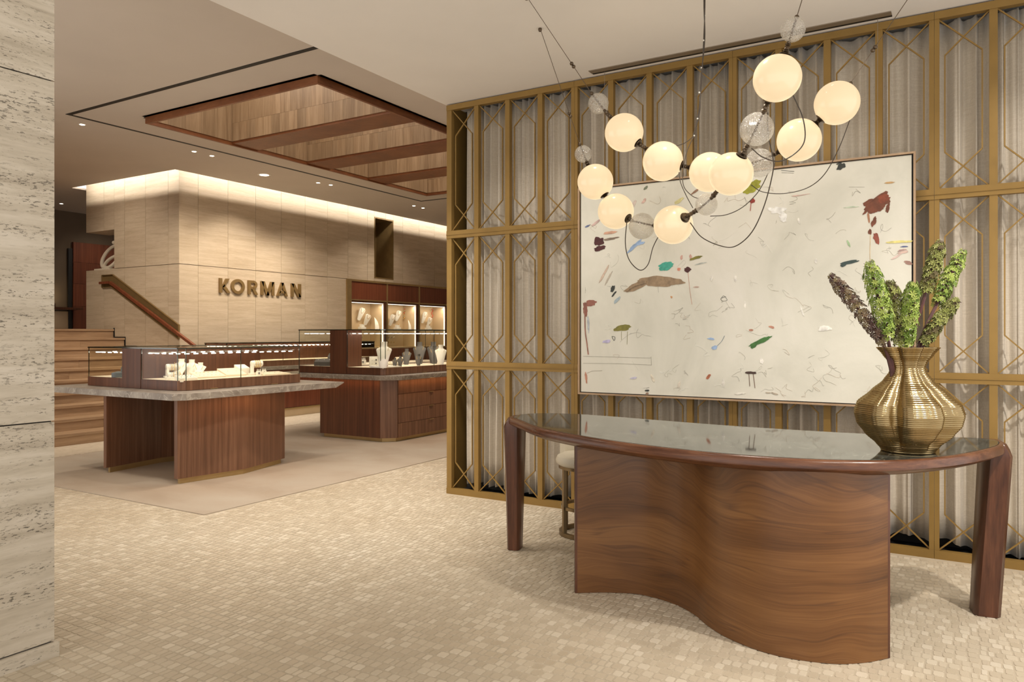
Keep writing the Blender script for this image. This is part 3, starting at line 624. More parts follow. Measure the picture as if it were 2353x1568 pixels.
blob(1530, 612, 34, 18, 0.25, TEAL, 3); blob(1376, 555, 22, 20, 0, DK, 4); blob(1378, 571, 24, 12, .1, DK, 5); blob(1404, 549, 36, 5, .12, (0.20, 0.15, 0.11), 6)
blob(1402, 535, 32, 6, .08, (0.55, 0.32, 0.22), 7); blob(1580, 620, 15, 11, 0, DK, 8); blob(1560, 619, 7, 7, 0, (0.62, 0.25, 0.17), 9); blob(1599, 593, 24, 7, .3, OL, 10)
blob(1408, 664, 8, 16, -.3, BLK, 11); blob(1411, 676, 16, 4, .9, BLK, 12); blob(1430, 754, 36, 14, .12, OL, 13); line([(1428, 762), (1428, 782)], .0015, OL); line([(1442, 762), (1441, 792)], .0015, OL)
line([(1581, 625), (1585, 665), (1590, 700)], .0016, PNK)
blob(1357, 697, 26, 14, .1, (0.26, 0.10, 0.07), 14); blob(1345, 712, 10, 30, .1, (0.26, 0.10, 0.07), 15); line([(1344, 712), (1345, 760), (1349, 790), (1352, 815)], .006, (0.30, 0.14, 0.10))
blob(1394, 785, 18, 7, .1, (0.50, 0.46, 0.66), 16); line([(1340, 819), (1420, 821), (1495, 823)], .0014, (.3, .28, .23)); line([(1340, 835), (1420, 836), (1497, 839)], .0014, (.3, .28, .23)); line([(1496, 820), (1497, 840)], .0014, (.3, .28, .23))
blob(1347, 868, 5, 24, .1, PNK, 17); line([(1349, 858), (1362, 853), (1384, 852)], .0016, (.35, .3, .24)); line([(1406, 773), (1413, 775), (1411, 783), (1406, 774)], .002, BLK)
blob(1728, 430, 42, 22, .6, (0.30, 0.30, 0.03), 18); blob(1729, 462, 12, 9, .6, (0.28, 0.04, 0.03), 19); line([(1726, 466), (1724, 485)], .003, (0.35, 0.07, 0.05))
blob(2015, 468, 52, 34, .45, RED, 20, 22, .3); blob(2008, 475, 30, 30, .2, RED, 21); blob(2030, 456, 22, 20, 0, (.22, .05, .02), 22); line([(1986, 472), (2003, 462), (2025, 446), (2040, 442)], .005, RED); blob(2008, 510, 9, 20, -.3, RED, 23); blob(1999, 533, 6, 14, 0, RED, 24); blob(2014, 548, 10, 26, .15, (.28, .07, .04), 25)
line([(2000, 540), (1999, 580), (2000, 610)], .0016, (.62, .42, .18)); blob(2044, 420, 18, 4, 0, (.5, .3, .12), 26)
blob(1952, 603, 38, 7, .18, (0.035, 0.06, 0.055), 27); blob(1938, 609, 12, 8, .6, (0.035, 0.06, 0.055), 28); blob(2066, 556, 46, 6, 0, YEL, 29); blob(2078, 567, 14, 3, 0, (.08, .10, .22), 30); blob(2087, 604, 16, 8, -.5, (.33, .19, .15), 31); blob(2075, 580, 20, 6, .1, (.55, .40, .34), 32)
blob(1933, 383, 18, 12, .6, BLK, 33); blob(1928, 376, 10, 4, .2, BLK, 34); line([(1795, 392), (1825, 394)], .0018, BLK); line([(1796, 397), (1824, 398)], .0014, (.2, .2, .18))
blob(1747, 785, 48, 10, .5, GRN, 35); blob(1733, 795, 16, 8, .8, GRN, 36); blob(1725, 857, 24, 6, 0, (.06, .03, .02), 37); line([(1721, 860), (1723, 888)], .0025, (.13, .06, .03)); line([(1731, 860), (1735, 892)], .0025, (.13, .06, .03))
blob(1642, 799, 14, 8, .5, BLU, 38); blob(1634, 779, 14, 5, -.1, BLU, 39); line([(1648, 795), (1658, 785), (1665, 772)], .002, (.15, .2, .25)); blob(1458, 566, 40, 8, .75, BLU, 40, 18, .35); blob(1470, 560, 24, 6, .2, BLU, 41); blob(1628, 866, 14, 6, 1.0, (.45, .15, .07), 42); blob(1487, 898, 10, 4, 0, BLK, 43)
line([(1656, 688), (1663, 680), (1671, 690), (1660, 692), (1657, 686), (1668, 682)], .0014, BLK); blob(1598, 440, 22, 5, .6, (.28, .16, .10), 44); blob(1560, 462, 22, 8, .6, (.62, .57, .28), 45); blob(1484, 432, 10, 6, .8, (.16, .18, .12), 46); blob(1456, 869, 16, 4, .2, (.56, .54, .68), 47)
blob(1726, 759, 9, 5, 0, PNK, 48); blob(1773, 752, 12, 5, -.3, PNK, 49); blob(1786, 484, 40, 14, -.35, (.84, .82, .77), 50, 20, .4); blob(1800, 500, 14, 22, .4, (.84, .82, .77), 51, 20, .4); blob(1895, 755, 24, 12, 0, (.80, .77, .70), 52, 18, .3)
rd = random.Random(5)
for (x, y, w_, h_, a_, c_) in [(1990, 486, 18, 5, .9, RED), (2040, 478, 7, 22, -.2, RED), (1996, 500, 4, 26, .1, (.36, .17, .09)), (1950, 560, 4, 16, .4, (.35, .50, .28)), (1956, 476, 26, 3, 0, (.50, .58, .44)), (1418, 690, 6, 22, -.7, (.40, .48, .52)), (1388, 630, 5, 40, -.5, (.55, .42, .33)), (1398, 640, 4, 34, -.45, (.48, .42, .34)), (1480, 462, 14, 6, 1.0, (.60, .42, .36)), (1456, 470, 8, 20, -.4, (.62, .52, .46)), (1350, 520, 12, 4, .4, (.14, .17, .30)), (1370, 512, 26, 5, .6, (.55, .40, .36)), (1352, 745, 5, 34, .05, (.45, .48, .50)), (1662, 880, 6, 18, 0, (.72, .69, .62)), (1610, 606, 26, 3, .2, (.48, .50, .46)), (1566, 592, 5, 10, 0, (.55, .33, .27)), (1587, 590, 5, 10, .1, (.55, .33, .27)), (1635, 640, 6, 12, 0, (.78, .75, .68)), (1690, 640, 6, 14, .1, (.80, .77, .70)), (1712, 700, 4, 16, 0, (.80, .77, .70)), (1875, 600, 5, 12, 0, (.79, .76, .69)), (1750, 830, 8, 12, .2, (.80, .77, .70)), (1780, 905, 14, 4, -.3, (.42, .36, .28)), (1765, 903, 10, 3, 0, (.45, .39, .30)), (1836, 508, 4, 14, .3, (.80, .77, .70)), (1843, 715, 3, 26, .25, (.82, .79, .72)), (1560, 885, 6, 16, -.3, (.66, .60, .50)), (1500, 870, 5, 18, .4, (.64, .58, .47)), (2073, 575, 16, 4, .2, (.42, .28, .25)), (2060, 590, 24, 4, .6, (.60, .46, .41)), (1830, 450, 18, 3, 0, (.62, .44, .38)), (1846, 448, 26, 2, .1, (.66, .48, .42)), (1600, 660, 12, 3, 0, (.55, .38, .30)), (1487, 905, 6, 6, 0, (.30, .20, .14)), (1543, 683, 4, 5, 0, (.55, .28, .12)), (1700, 905, 20, 4, .1, (.74, .71, .63))]: blob(x, y, w_, h_, a_, c_, 60)
for i in range(120):   # loose graphite scribbles
    x, y = rd.uniform(1345, 2080), rd.uniform(450, 900)
    if x > 1500: y = rd.uniform(440 - (x - 1400) * .1, 915)
    n_ = rd.randint(3, 6); pp = [(x, y)]
    for _ in range(n_): pp.append((pp[-1][0] + rd.uniform(-14, 16), pp[-1][1] + rd.uniform(-12, 12)))
    line([(min(2090, max(1345, a)), min(912, max(430, b))) for a, b in pp], rd.uniform(.0007, .0013), rd.choice([(.45, .43, .37), (.55, .52, .44), (.40, .38, .33), (.58, .50, .41), (.62, .60, .53), (.82, .80, .74)]))
for yy in (2.512, 0.488): MB().tube([(5.685, yy, ZR), (5.67, yy, PZ1 - 0.01)], 0.002, 5).build('hanging_wire', 'steel_wire', pt)
pt.rotation_euler = (0, 0, 0)

# ------------------------------------------------------------------ desk
DZ = 0.93
dk = thing('reception_desk', 'walnut reception desk with dark marble top and curved front panel', 'desk', (4.3, 1.2, 0.004))
near = [(4.40, 2.655), (4.29, 2.535), (4.12, 2.36), (3.96, 2.165), (3.79, 1.84), (3.66, 1.49), (3.585, 1.14), (3.57, .89), (3.61, .60), (3.71, .35), (3.855, .175), (4.09, .01), (4.36, -.115), (4.60, -.19)]
farr = [(4.80, -.185), (4.86, -.07), (4.80, .12), (4.745, .40), (4.715, .75), (4.72, 1.2), (4.77, 1.65), (4.83, 2.05), (4.845, 2.38), (4.76, 2.60), (4.60, 2.70)]
loop = crom([Vector((*p, 0)) for p in near + farr + [near[0]]], 5)[:-1]; loop = [(p.x, p.y) for p in loop]
def inset(poly, d):
    n = len(poly); out = []
    for i in range(n):
        a, b = Vector(poly[i - 1]), Vector(poly[(i + 1) % n]); t_ = (b - a).normalized(); nrm = Vector((-t_.y, t_.x)); out.append(tuple(Vector(poly[i]) + nrm * d))
    return out
ar = sum(loop[i - 1][0] * loop[i][1] - loop[i][0] * loop[i - 1][1] for i in range(len(loop))); sgn = 1 if ar > 0 else -1
def rg(d, z): return [(p[0], p[1], z) for p in inset(loop, sgn * d)]
MB().loft([rg(.16, DZ - .080), rg(.05, DZ - .072), rg(.012, DZ - .052), rg(.001, DZ - .044), rg(.0, DZ - .036), rg(.004, DZ - .012), rg(.012, DZ - .002), rg(.020, DZ), rg(.026, DZ), rg(.027, DZ - .004)], True).build('top_rim', 'walnut_rim', dk, True)
MB().loft([rg(.028, DZ - .004), rg(.028, DZ + .0010)], True).build('marble_inlay', 'dark_marble', dk)
# S-shaped pedestal panel
sp = crom([Vector((*p, 0)) for p in [(3.914, 1.90), (4.01, 1.754), (4.074, 1.583), (4.037, 1.381), (3.941, 1.23), (3.815, 1.112), (3.715, .988), (3.645, .829), (3.626, .681), (3.666, .504), (3.75, .38), (3.86, .289)]], 8)
def offs(p, d):
    out = []
    for i in range(len(p)):
        t_ = (p[min(i + 1, len(p) - 1)] - p[max(i - 1, 0)]).normalized(); out.append(p[i] + Vector((-t_.y, t_.x, 0)) * d)
    return out
th = 0.034; bk = offs(sp, th) if offs(sp, th)[20].x > sp[20].x else offs(sp, -th)
vs = []; nz = 2; ring = sp + bk[::-1]
MB().loft([[(p.x, p.y, z) for p in ring] for z in (0.004, 0.30, 0.60, DZ - .058)], True).build('front_panel', 'walnut_desk', dk, True)
for e, nm in ((0, 1), (-1, -1)):
    a, b = sp[e], bk[e]; d_ = (sp[e] - sp[e + (1 if e == 0 else -1)]).normalized() * 0.014
    MB().prism([(a.x, a.y), (b.x, b.y), (b.x + d_.x, b.y + d_.y), (a.x + d_.x, a.y + d_.y)], 0.004, DZ - .058).build('edge_strip', 'walnut_leg', dk)
# tapered legs that round over into the top
def leg(cx, cy, ax, ay, w0, w1, d0, d1, lean):
    A = Vector((ax, ay)).normalized(); B = Vector((-A.y, A.x)); rings = []
    for z, f in ((0.004, 0), (0.30, .35), (0.60, .7), (0.80, .93), (0.86, 1.0), (0.895, 1.0), (0.918, .92), (DZ - .004, .74)):
        w_, d_ = w0 + (w1 - w0) * min(f, 1), d0 + (d1 - d0) * f; off = lean * (z / DZ) - (0.0 if z < .87 else (z - .87) * 0.55); c_ = Vector((cx, cy)) + A * off
        q = []; k = 0.3
        for u, v in ((-1 + k, -1), (1 - k, -1), (1, -1 + k), (1, 1 - k), (1 - k, 1), (-1 + k, 1), (-1, 1 - k), (-1, -1 + k)): p = c_ + A * (u * w_ / 2) + B * (v * d_ / 2); q.append((p.x, p.y, z))
        rings.append(q)
    MB().loft(rings).build('leg', 'walnut_leg', dk, True)
leg(4.515, 2.675, -.25, 1, .085, .12, .125, .20, .0)
leg(4.765, -.11, .18, -1, .125, .125, .145, .245, .05)

# ------------------------------------------------------------------ counter stool behind the desk
so_ = thing('counter_stool', 'cream upholstered counter stool with round bronze base behind desk', 'stool', (5.12, 2.40, 0.004)); sc_ = (5.12, 2.40, 0)
def ring_(r, z, h, wd): return [(r - wd, z), (r, z), (r, z + h), (r - wd, z + h)]
def annulus(r, z, h, wd, seg=36):
    b = MB(); pr_ = ring_(r, z, h, wd); b.loft([[(sc_[0] + rr * math.cos(2 * PI * i / seg), sc_[1] + rr * math.sin(2 * PI * i / seg), zz) for i in range(seg)] for rr, zz in pr_ + pr_[:1]], False); return b
annulus(.215, .004, .028, .03).build('base_ring', 'stool_metal', so_, True); annulus(.20, .20, .022, .02).build('foot_ring', 'stool_metal', so_, True); annulus(.218, .50, .022, .03).build('seat_ring', 'stool_metal', so_, True)
for k in range(6):
    a = k * PI / 3 + 0.42; x, y = sc_[0] + .196 * math.cos(a), sc_[1] + .196 * math.sin(a); MB().bar((x, y, .02), (x, y, .515), .026, .026, (math.cos(a), math.sin(a), 0)).build('leg', 'stool_metal', so_)
MB().lathe([(.16, .518), (.215, .521), (.236, .540), (.240, .562), (.228, .588), (.19, .605), (.10, .613), (.001, .615)], 36, sc_).build('seat', 'leather', so_, True)
bb = []
for k in range(19):
    a = -1.35 + 2.7 * k / 18 + .10; r0, r1 = .205, .25
    for (r, z) in ((r0, .575), (r1, .56), (r1 + .004, .76), (r1 - .01, .83), (r0 + .02, .835), (r0, .80)): bb.append((sc_[0] + r * math.cos(a), sc_[1] + r * math.sin(a), z))
MB().loft([bb[i * 6:(i + 1) * 6] for i in range(19)]).build('backrest', 'leather', so_, True)

# ------------------------------------------------------------------ vase and flower spikes
vc = Vector((4.118, 0.222, DZ + .0012))
va = thing('ribbed_vase', 'ribbed amber glass vase with folded sides on the desk', 'vase', vc)
prof = [(0, .116), (.010, .120), (.035, .138), (.09, .190), (.14, .225), (.185, .235), (.23, .222), (.29, .160), (.345, .104), (.385, .078), (.408, .072), (.435, .082), (.47, .106), (.505, .132)]
def rad(z):
    for (a, ra), (b, rb) in zip(prof[:-1], prof[1:]):
        if z <= b: t_ = (z - a) / (b - a); t_ = t_ * t_ * (3 - 2 * t_) * .35 + t_ * .65; return ra + (rb - ra) * t_
    return prof[-1][1]
NR = 56; zz = []; rings = []
for k in range(NR * 4 + 1): zz.append(.505 * k / (NR * 4))
SEG = 110
def vase_ring(z, k, dr):
    out = []; rib = .0026 * abs(math.sin(PI * k / 4)) if dr == 0 else 0
    tw = .25 * math.sin(z * 9)
    for i in range(SEG):
        a = 2 * PI * i / SEG; fold = 0
        for fa in (2.86, 3.98, 5.25, 0.35, 1.6): 
            da = (a - fa - tw * .35 + PI) % (2 * PI) - PI; fold += -.20 * math.exp(-(da / .13) ** 2) + .06 * math.exp(-((abs(da) - .34) / .16) ** 2)
        r = (rad(z) + rib + dr) * (1 + fold * (1.0 if z > .06 else z / .06)); out.append(vc + Vector((r * math.cos(a), r * math.sin(a), z)))
    return out
for k, z in enumerate(zz): rings.append(vase_ring(z, k, 0))
MB().loft(rings, False).build('body', 'amber_glass', va, 'all')
MB().loft([vase_ring(.002, 0, -.004), vase_ring(.012, 0, -.004)], True).build('foot', 'amber_glass', va, True)
def spike(tip, base, mat, L0, rmax, nfl, label, seed):
    rd = random.Random(seed); tip, base = Vector(tip), Vector(base); d = (tip - base); L = d.length; d.normalize()
    root = Vector((vc.x + (base.x - vc.x) * .3, vc.y + (base.y - vc.y) * .3, vc.z + .04)); nfl = int(nfl * .72); f = thing('flower_spike', label, 'flower', root, 'pineapple lily spikes in the vase')
    mid = base + d * L * .5 + Vector((0, 0, .012))
    MB().tube(crom([root, base - Vector((0, 0, .02)), mid, tip], 5), [.009] * 6 + [.008] * 5 + [.0065] * 4 + [.004], 7).build('stem', 'stem_plum', f, True)
    u = d.orthogonal().normalized(); v = d.cross(u); b = MB(); path = crom([base, mid, tip], 10)
    for k in range(nfl):
        t_ = L0 + (1 - L0) * (k + rd.random()) / nfl; a = k * 2.399963; fpos = t_ * (len(path) - 1); i0 = min(int(fpos), len(path) - 2); p = path[i0].lerp(path[i0 + 1], fpos - i0)
        s_ = (t_ - L0) / (1 - L0); rr = rmax * (.80 + .35 * math.sin(min(1, s_ * 1.6) * PI * .75)) * (1.0 if s_ < .8 else 1 - .55 * (s_ - .8) / .2)
        out = (u * math.cos(a) + v * math.sin(a)); out = (out + d * rd.uniform(.1, .6)).normalized(); c = p + out * rr * rd.uniform(.7, 1.08); e1 = out.orthogonal().normalized(); e2 = out.cross(e1); ps = .0165 * rd.uniform(.8, 1.15) * (1.0 if s_ < .85 else .75)
        vs = [c]; fs = []; ro_ = rd.random() * 6
        for j in range(6):
            an = ro_ + j * PI / 3; dr_ = e1 * math.cos(an) + e2 * math.sin(an); sd = e1 * -math.sin(an) + e2 * math.cos(an)
            vs += [c + dr_ * ps * .55 + sd * ps * .24 + out * ps * .25, c + dr_ * ps * 1.1 + out * ps * .1, c + dr_ * ps * .55 - sd * ps * .24 + out * ps * .25]; q = len(vs) - 3; fs += [(0, q, q + 1), (0, q + 1, q + 2)]
        b.add(vs, fs)
    o = b.build('florets', mat, f); o['kind'] = 'stuff'
    pv = MB()
    for k in range(nfl // 2):
        t_ = L0 + (1 - L0) * rd.random(); fpos = t_ * (len(path) - 1); i0 = min(int(fpos), len(path) - 2); p = path[i0].lerp(path[i0 + 1], fpos - i0); a = rd.random() * 6.28
        q = p + (u * math.cos(a) + v * math.sin(a) + d * .3) * rmax * .8; pv.bar(p, q, .0016, .0016)
    o = pv.build('flower_stalks', 'stem_plum', f); o['kind'] = 'stuff'
dv = 3.62
for tip, dt, bs, mat, L0, rm, nf, lab in [
        ((1908, 633), 3.55, (2038, 800), 'floret_plum', .05, .030, 230, 'dark plum flower spike leaning furthest left out of vase'),
        ((1998, 606), 3.50, (2046, 800), 'floret_green', .12, .040, 300, 'broad bright green flower spike left of centre in vase'),
        ((2046, 650), 3.60, (2070, 800), 'floret_mixed', .05, .036, 260, 'green and bronze flower spike standing upright mid-left in vase'),
        ((2098, 652), 3.52, (2082, 800), 'floret_green', .02, .037, 280, 'short upright green flower spike at the centre of vase'),
        ((2160, 558), 3.66, (2094, 800), 'floret_mixed', .50, .034, 230, 'tallest flower spike with long bare plum stem'),
        ((2212, 580), 3.78, (2108, 800), 'floret_green', .42, .034, 230, 'second tallest green flower spike, rightmost at the top'),
        ((2198, 690), 3.58, (2115, 800), 'floret_mixed', .05, .030, 210, 'bronze tipped flower spike leaning right, lowest on the right')]:
    bp = atd(*bs, dv); b2 = Vector((vc.x + (bp.x - vc.x), vc.y + (bp.y - vc.y), vc.z + .50)); spike(atd(*tip, dt), b2, mat, L0, rm, nf, lab, nf + int(tip[0]))

# ------------------------------------------------------------------ chandelier
ch = thing('pendant_chandelier', 'two looping strands of glowing opal globes and seeded glass balls', 'chandelier', (4.5, 1.5, ZR))
GA = [('w', 1210, -8, 4.80, 0), ('b', 1375, 238, 5.0, .068), ('o', 1434, 305, 4.90, .125), ('o', 1523, 371, 4.79, .127), ('o', 1630, 396, 4.69, .125), ('b', 1745, 375, 4.55, .087), ('o', 1836, 322, 4.40, .125), ('o', 1923, 237, 4.31, .124), ('w', 2152, -98, 4.30, 0)]
GB = [('w', 1241, 65, 5.30, 0), ('b', 1340, 354, 5.30, .060), ('o', 1368, 418, 5.26, .125), ('o', 1415, 486, 5.20, .124), ('b', 1475, 520, 5.05, .088), ('o', 1547, 517, 4.90, .127), ('b', 1623, 470, 4.60, .067), ('o', 1680, 400, 4.31, .124), ('b', 1739, 297, 4.13, .091), ('o', 1786, 180, 3.96, .1235), ('b', 1822, 68, 3.90, .063), ('w', 1893, -163, 4.0, 0)]
def strand(G):
    P = [atd(g_[1], g_[2], g_[3]) for g_ in G]
    for i in (0, -1): P[i].z = ZR
    for i, (k, _, _, _, r) in enumerate(G):
        if k == 'o':
            gb = MB().sphere(P[i], r, 36, 22, (1, 1, .985)).build('opal_globe', 'opal', ch, 'all'); cl = MB()
            for nb_ in (i - 1, i + 1):
                if G[nb_][0] != 'w': cl.lathe([(.012, r * .93), (.033, r * .945), (.034, r * .965), (.024, r * .985), (.011, r + .006)], 18, P[i], P[nb_] - P[i])
            under(cl.build('collar', 'antique_metal', None, True), gb)
        if k == 'b': MB().sphere(P[i], r, 30, 18).build('seeded_glass_ball', 'bubble_glass', ch, 'all')
        if k == 'w': MB().lathe([(.001, ZR - .022), (.010, ZR - .022), (.013, ZR - .012), (.012, ZR)], 14, (P[i].x, P[i].y, 0)).build('ceiling_cup', 'antique_metal', ch, True)
    for i in range(len(G) - 1):
        a, b = P[i], P[i + 1]; d = (b - a).normalized(); L = (b - a).length; ra, rb = G[i][4], G[i + 1][4]; ka, kb = G[i][0], G[i + 1][0]
        if 'w' in (ka, kb):
            MB().tube([a, b], .0022, 5).build('suspension_wire', 'antique_metal', ch)
            g0, r_, ax = (b, rb, -d) if ka == 'w' else (a, ra, d)
            for q in (r_ + .012, r_ + .22 if ka == 'w' else r_ + .24, (r_ + .243) if ka == 'w' else r_ + .263): MB().sphere(g0 + ax * q, .0125, 14, 9).build('metal_bead', 'antique_metal', ch, True)
            continue
        s0, s1 = ra * .975, L - rb * .975; g_ = s1 - s0; prof_ = []
        for u, r_ in ((0, .010), (.06, .030 if ka == 'o' else .010), (.10, .028 if ka == 'o' else .011), (.14, .010), (.25, .017), (.36, .010), (.42, .014), (.55, .0115), (.62, .015), (.70, .010), (.80, .017), (.88, .010), (.93, .026 if kb == 'o' else .010), (.98, .028 if kb == 'o' else .010), (1, .010)): prof_.append((r_, s0 + g_ * u))
        MB().lathe(prof_, 16, a, d).build('connector', 'antique_metal', ch, True)
    for i, g_ in enumerate(G):
        if g_[0] == 'b':   # beaded rod seen through the glass ball
            a = P[i] + (P[i - 1] - P[i]).normalized() * g_[4] * .98; b = P[i] + (P[i + 1] - P[i]).normalized() * g_[4] * .98; pts = [a.lerp(b, k / 16) for k in range(17)]
            MB().tube(pts, [.0075 if k % 2 else .0045 for k in range(17)], 8).build('inner_rod', 'antique_metal', ch)
strand(GA); strand(GB)
def cord(pts, r=.0032): MB().tube(crom([atd(*p) for p in pts], 7), r, 6).build('power_cord', 'cord', ch, True)
cord([(1440, 512, 5.12), (1437, 560, 5.1), (1446, 598, 5.08), (1470, 621, 5.05), (1489, 608, 5.02), (1500, 570, 4.98), (1512, 545, 4.93)])
cord([(1586, 512, 4.80), (1612, 545, 4.75), (1655, 565, 4.7), (1690, 566, 4.62), (1728, 533, 4.5), (1757, 470, 4.4), (1776, 395, 4.3), (1776, 362, 4.25), (1765, 310, 4.2), (1764, 258, 4.1)])
cord([(1632, 497, 4.7), (1668, 494, 4.7), (1704, 478, 4.68), (1735, 450, 4.65), (1752, 425, 4.6), (1765, 398, 4.55)], .0026)
cord([(1726, 425, 4.7), (1752, 441, 4.7), (1800, 445, 4.65), (1855, 432, 4.6), (1895, 400, 4.5), (1928, 340, 4.4), (1953, 275, 4.35)], .0026)
cord([(1727, 341, 4.15), (1752, 361, 4.12), (1790, 371, 4.08), (1828, 352, 4.05), (1849, 322, 4.02), (1845, 272, 4.0), (1822, 218, 3.97)])
MZ = [(1620, -150, 4.60), (1620, 0, 4.62), (1617, 90, 4.64), (1612, 190, 4.66), (1605, 260, 4.68), (1595, 312, 4.70)]
cord(MZ); cord([(a + 2.5 * (-1) ** k, b, c) for k, (a, b, c) in enumerate(MZ)])
cord([(1595, 312, 4.70), (1575, 328, 4.72), (1553, 336, 4.75)], .0026); cord([(1595, 312, 4.70), (1578, 350, 4.70), (1569, 400, 4.68), (1572, 430, 4.66), (1590, 450, 4.64), (1606, 457, 4.62)], .0026); cord([(1560, 396, 4.72), (1564, 420, 4.7), (1577, 450, 4.66), (1592, 478, 4.63)], .0026)
for (a, b, c) in ((1619.5, 36, 4.63), (1616.5, 93, 4.64), (1612, 156, 4.655), (1607, 213, 4.665), (1603, 273, 4.685), (1595, 312, 4.70)): MB().sphere(atd(a, b, c), .0058, 10, 7).build('cord_clip', 'clip_white', ch)
tp_ = atd(1620, -150, 4.60); tp_.z = ZR; MB().lathe([(.001, ZR - .03), (.06, ZR - .03), (.065, ZR - .02), (.065, ZR)], 24, (tp_.x, tp_.y, 0)).build('canopy', 'antique_metal', ch, True)
MB().tube([atd(1620, -140, 4.6), tp_], .004, 6).build('power_cord', 'cord', ch)

# ------------------------------------------------------------------ display counters
ZT = 0.93
def slab(name, label, poly, inset_under, z0=ZT - .062):
    n = len(poly); o = MB(); lo = [(p[0] + q[0], p[1] + q[1], z0) for p, q in zip(poly, inset_under)]; o.loft([lo, [(*p, z0 + .020) for p in poly] if False else [(p[0] + q[0] * .0, p[1] + q[1] * .0, ZT - .012) for p, q in zip(poly, inset_under)], [(*p, ZT) for p in poly]])
    return tag(o.build(name, 'grey_stone'), label, 'worktop')
def facets(name, mat, parent, pts, th, z0, z1, ydir=1):
    """upright veneered panels along a faceted plan line"""
    for a, b in zip(pts[:-1], pts[1:]):
        MB().prism([a, b, (b[0], b[1] + th * ydir), (a[0], a[1] + th * ydir)] if ydir > 0 else [b, a, (a[0], a[1] - th), (b[0], b[1] - th)], z0, z1).build(name, mat, parent)
# counter A base: two panel pedestals
for lab, pl, yd in (('walnut counter pedestal nearer the viewer under the left glass case', [(4.68, 6.66), (5.40, 6.55), (6.11, 6.72)], 1), ('dark walnut counter pedestal behind, under the left glass case', [(4.68, 7.92), (5.40, 8.03), (6.11, 7.86)], -1)):
    pd = thing('counter_pedestal', lab, 'pedestal', (5.4, pl[1][1], 0.007), 'pedestals of the left counter')
    facets('front_panel', 'walnut_case', pd, pl, .05, .062, ZT - .063, yd)
    facets('plinth', 'brass', pd, [(p[0] + (.04 if i == 0 else (-.04 if i == 2 else 0)), p[1] + .02 * yd) for i, p in enumerate(pl)], .03, .007, .062, yd)
slab('stone_worktop', 'grey veined stone worktop under the left glass case', [(4.47, 6.36), (4.53, 6.30), (6.68, 6.30), (6.68, 8.62), (4.42, 8.62), (4.42, 6.42)][0:0] or [(4.44, 6.40), (4.53, 6.32), (6.66, 6.32), (6.66, 8.62), (4.44, 8.62)], [(0, 0), (0, 0), (-.13, 0), (-.13, 0), (0, 0)])
# counter B base: cabinet with chamfered corner and drawers
cb = thing('drawer_counter', 'walnut drawer counter with chamfered corner under the right glass case', 'counter', (9.5, 7.5, 0.007))
MB().prism([(7.955, 6.86), (8.105, 6.70), (11.2, 6.70), (11.2, 8.0), (7.955, 8.0)], .062, ZT - .10).build('core', 'walnut_dark', cb)
piece('end_panel', 'walnut_dark', cb, 7.94, 7.955, 6.868, 8.0, .062, ZT - .063)
MB().prism([(7.94, 6.865), (8.10, 6.69), (8.105, 6.705), (7.955, 6.87)], .062, ZT - .063).build('corner_panel', 'walnut_case', cb)
for c0 in (8.112, 9.60):
    for k in range(4):
        z0 = .062 + k * .2015; dr_ = piece('drawer', 'walnut_case', cb, c0, c0 + 1.48, 6.682, 6.70, z0 + .0025, z0 + .199); 
        p_ = piece('pull', 'brass', dr_, c0 + .69, c0 + .79, 6.660, 6.684, z0 + .190, z0 + .1965); under(p_, dr_)
MB().prism([(7.99, 6.87), (8.12, 6.735), (11.15, 6.735), (11.15, 7.97), (7.99, 7.97)], .007, .062).build('plinth', 'brass', cb)
slab('stone_worktop', 'grey stone worktop under the right glass case', [(7.82, 6.78), (8.05, 6.56), (11.4, 6.56), (11.4, 8.75), (7.82, 8.75)], [(.02, 0), (0, .02), (0, .02), (0, 0), (.02, 0)])

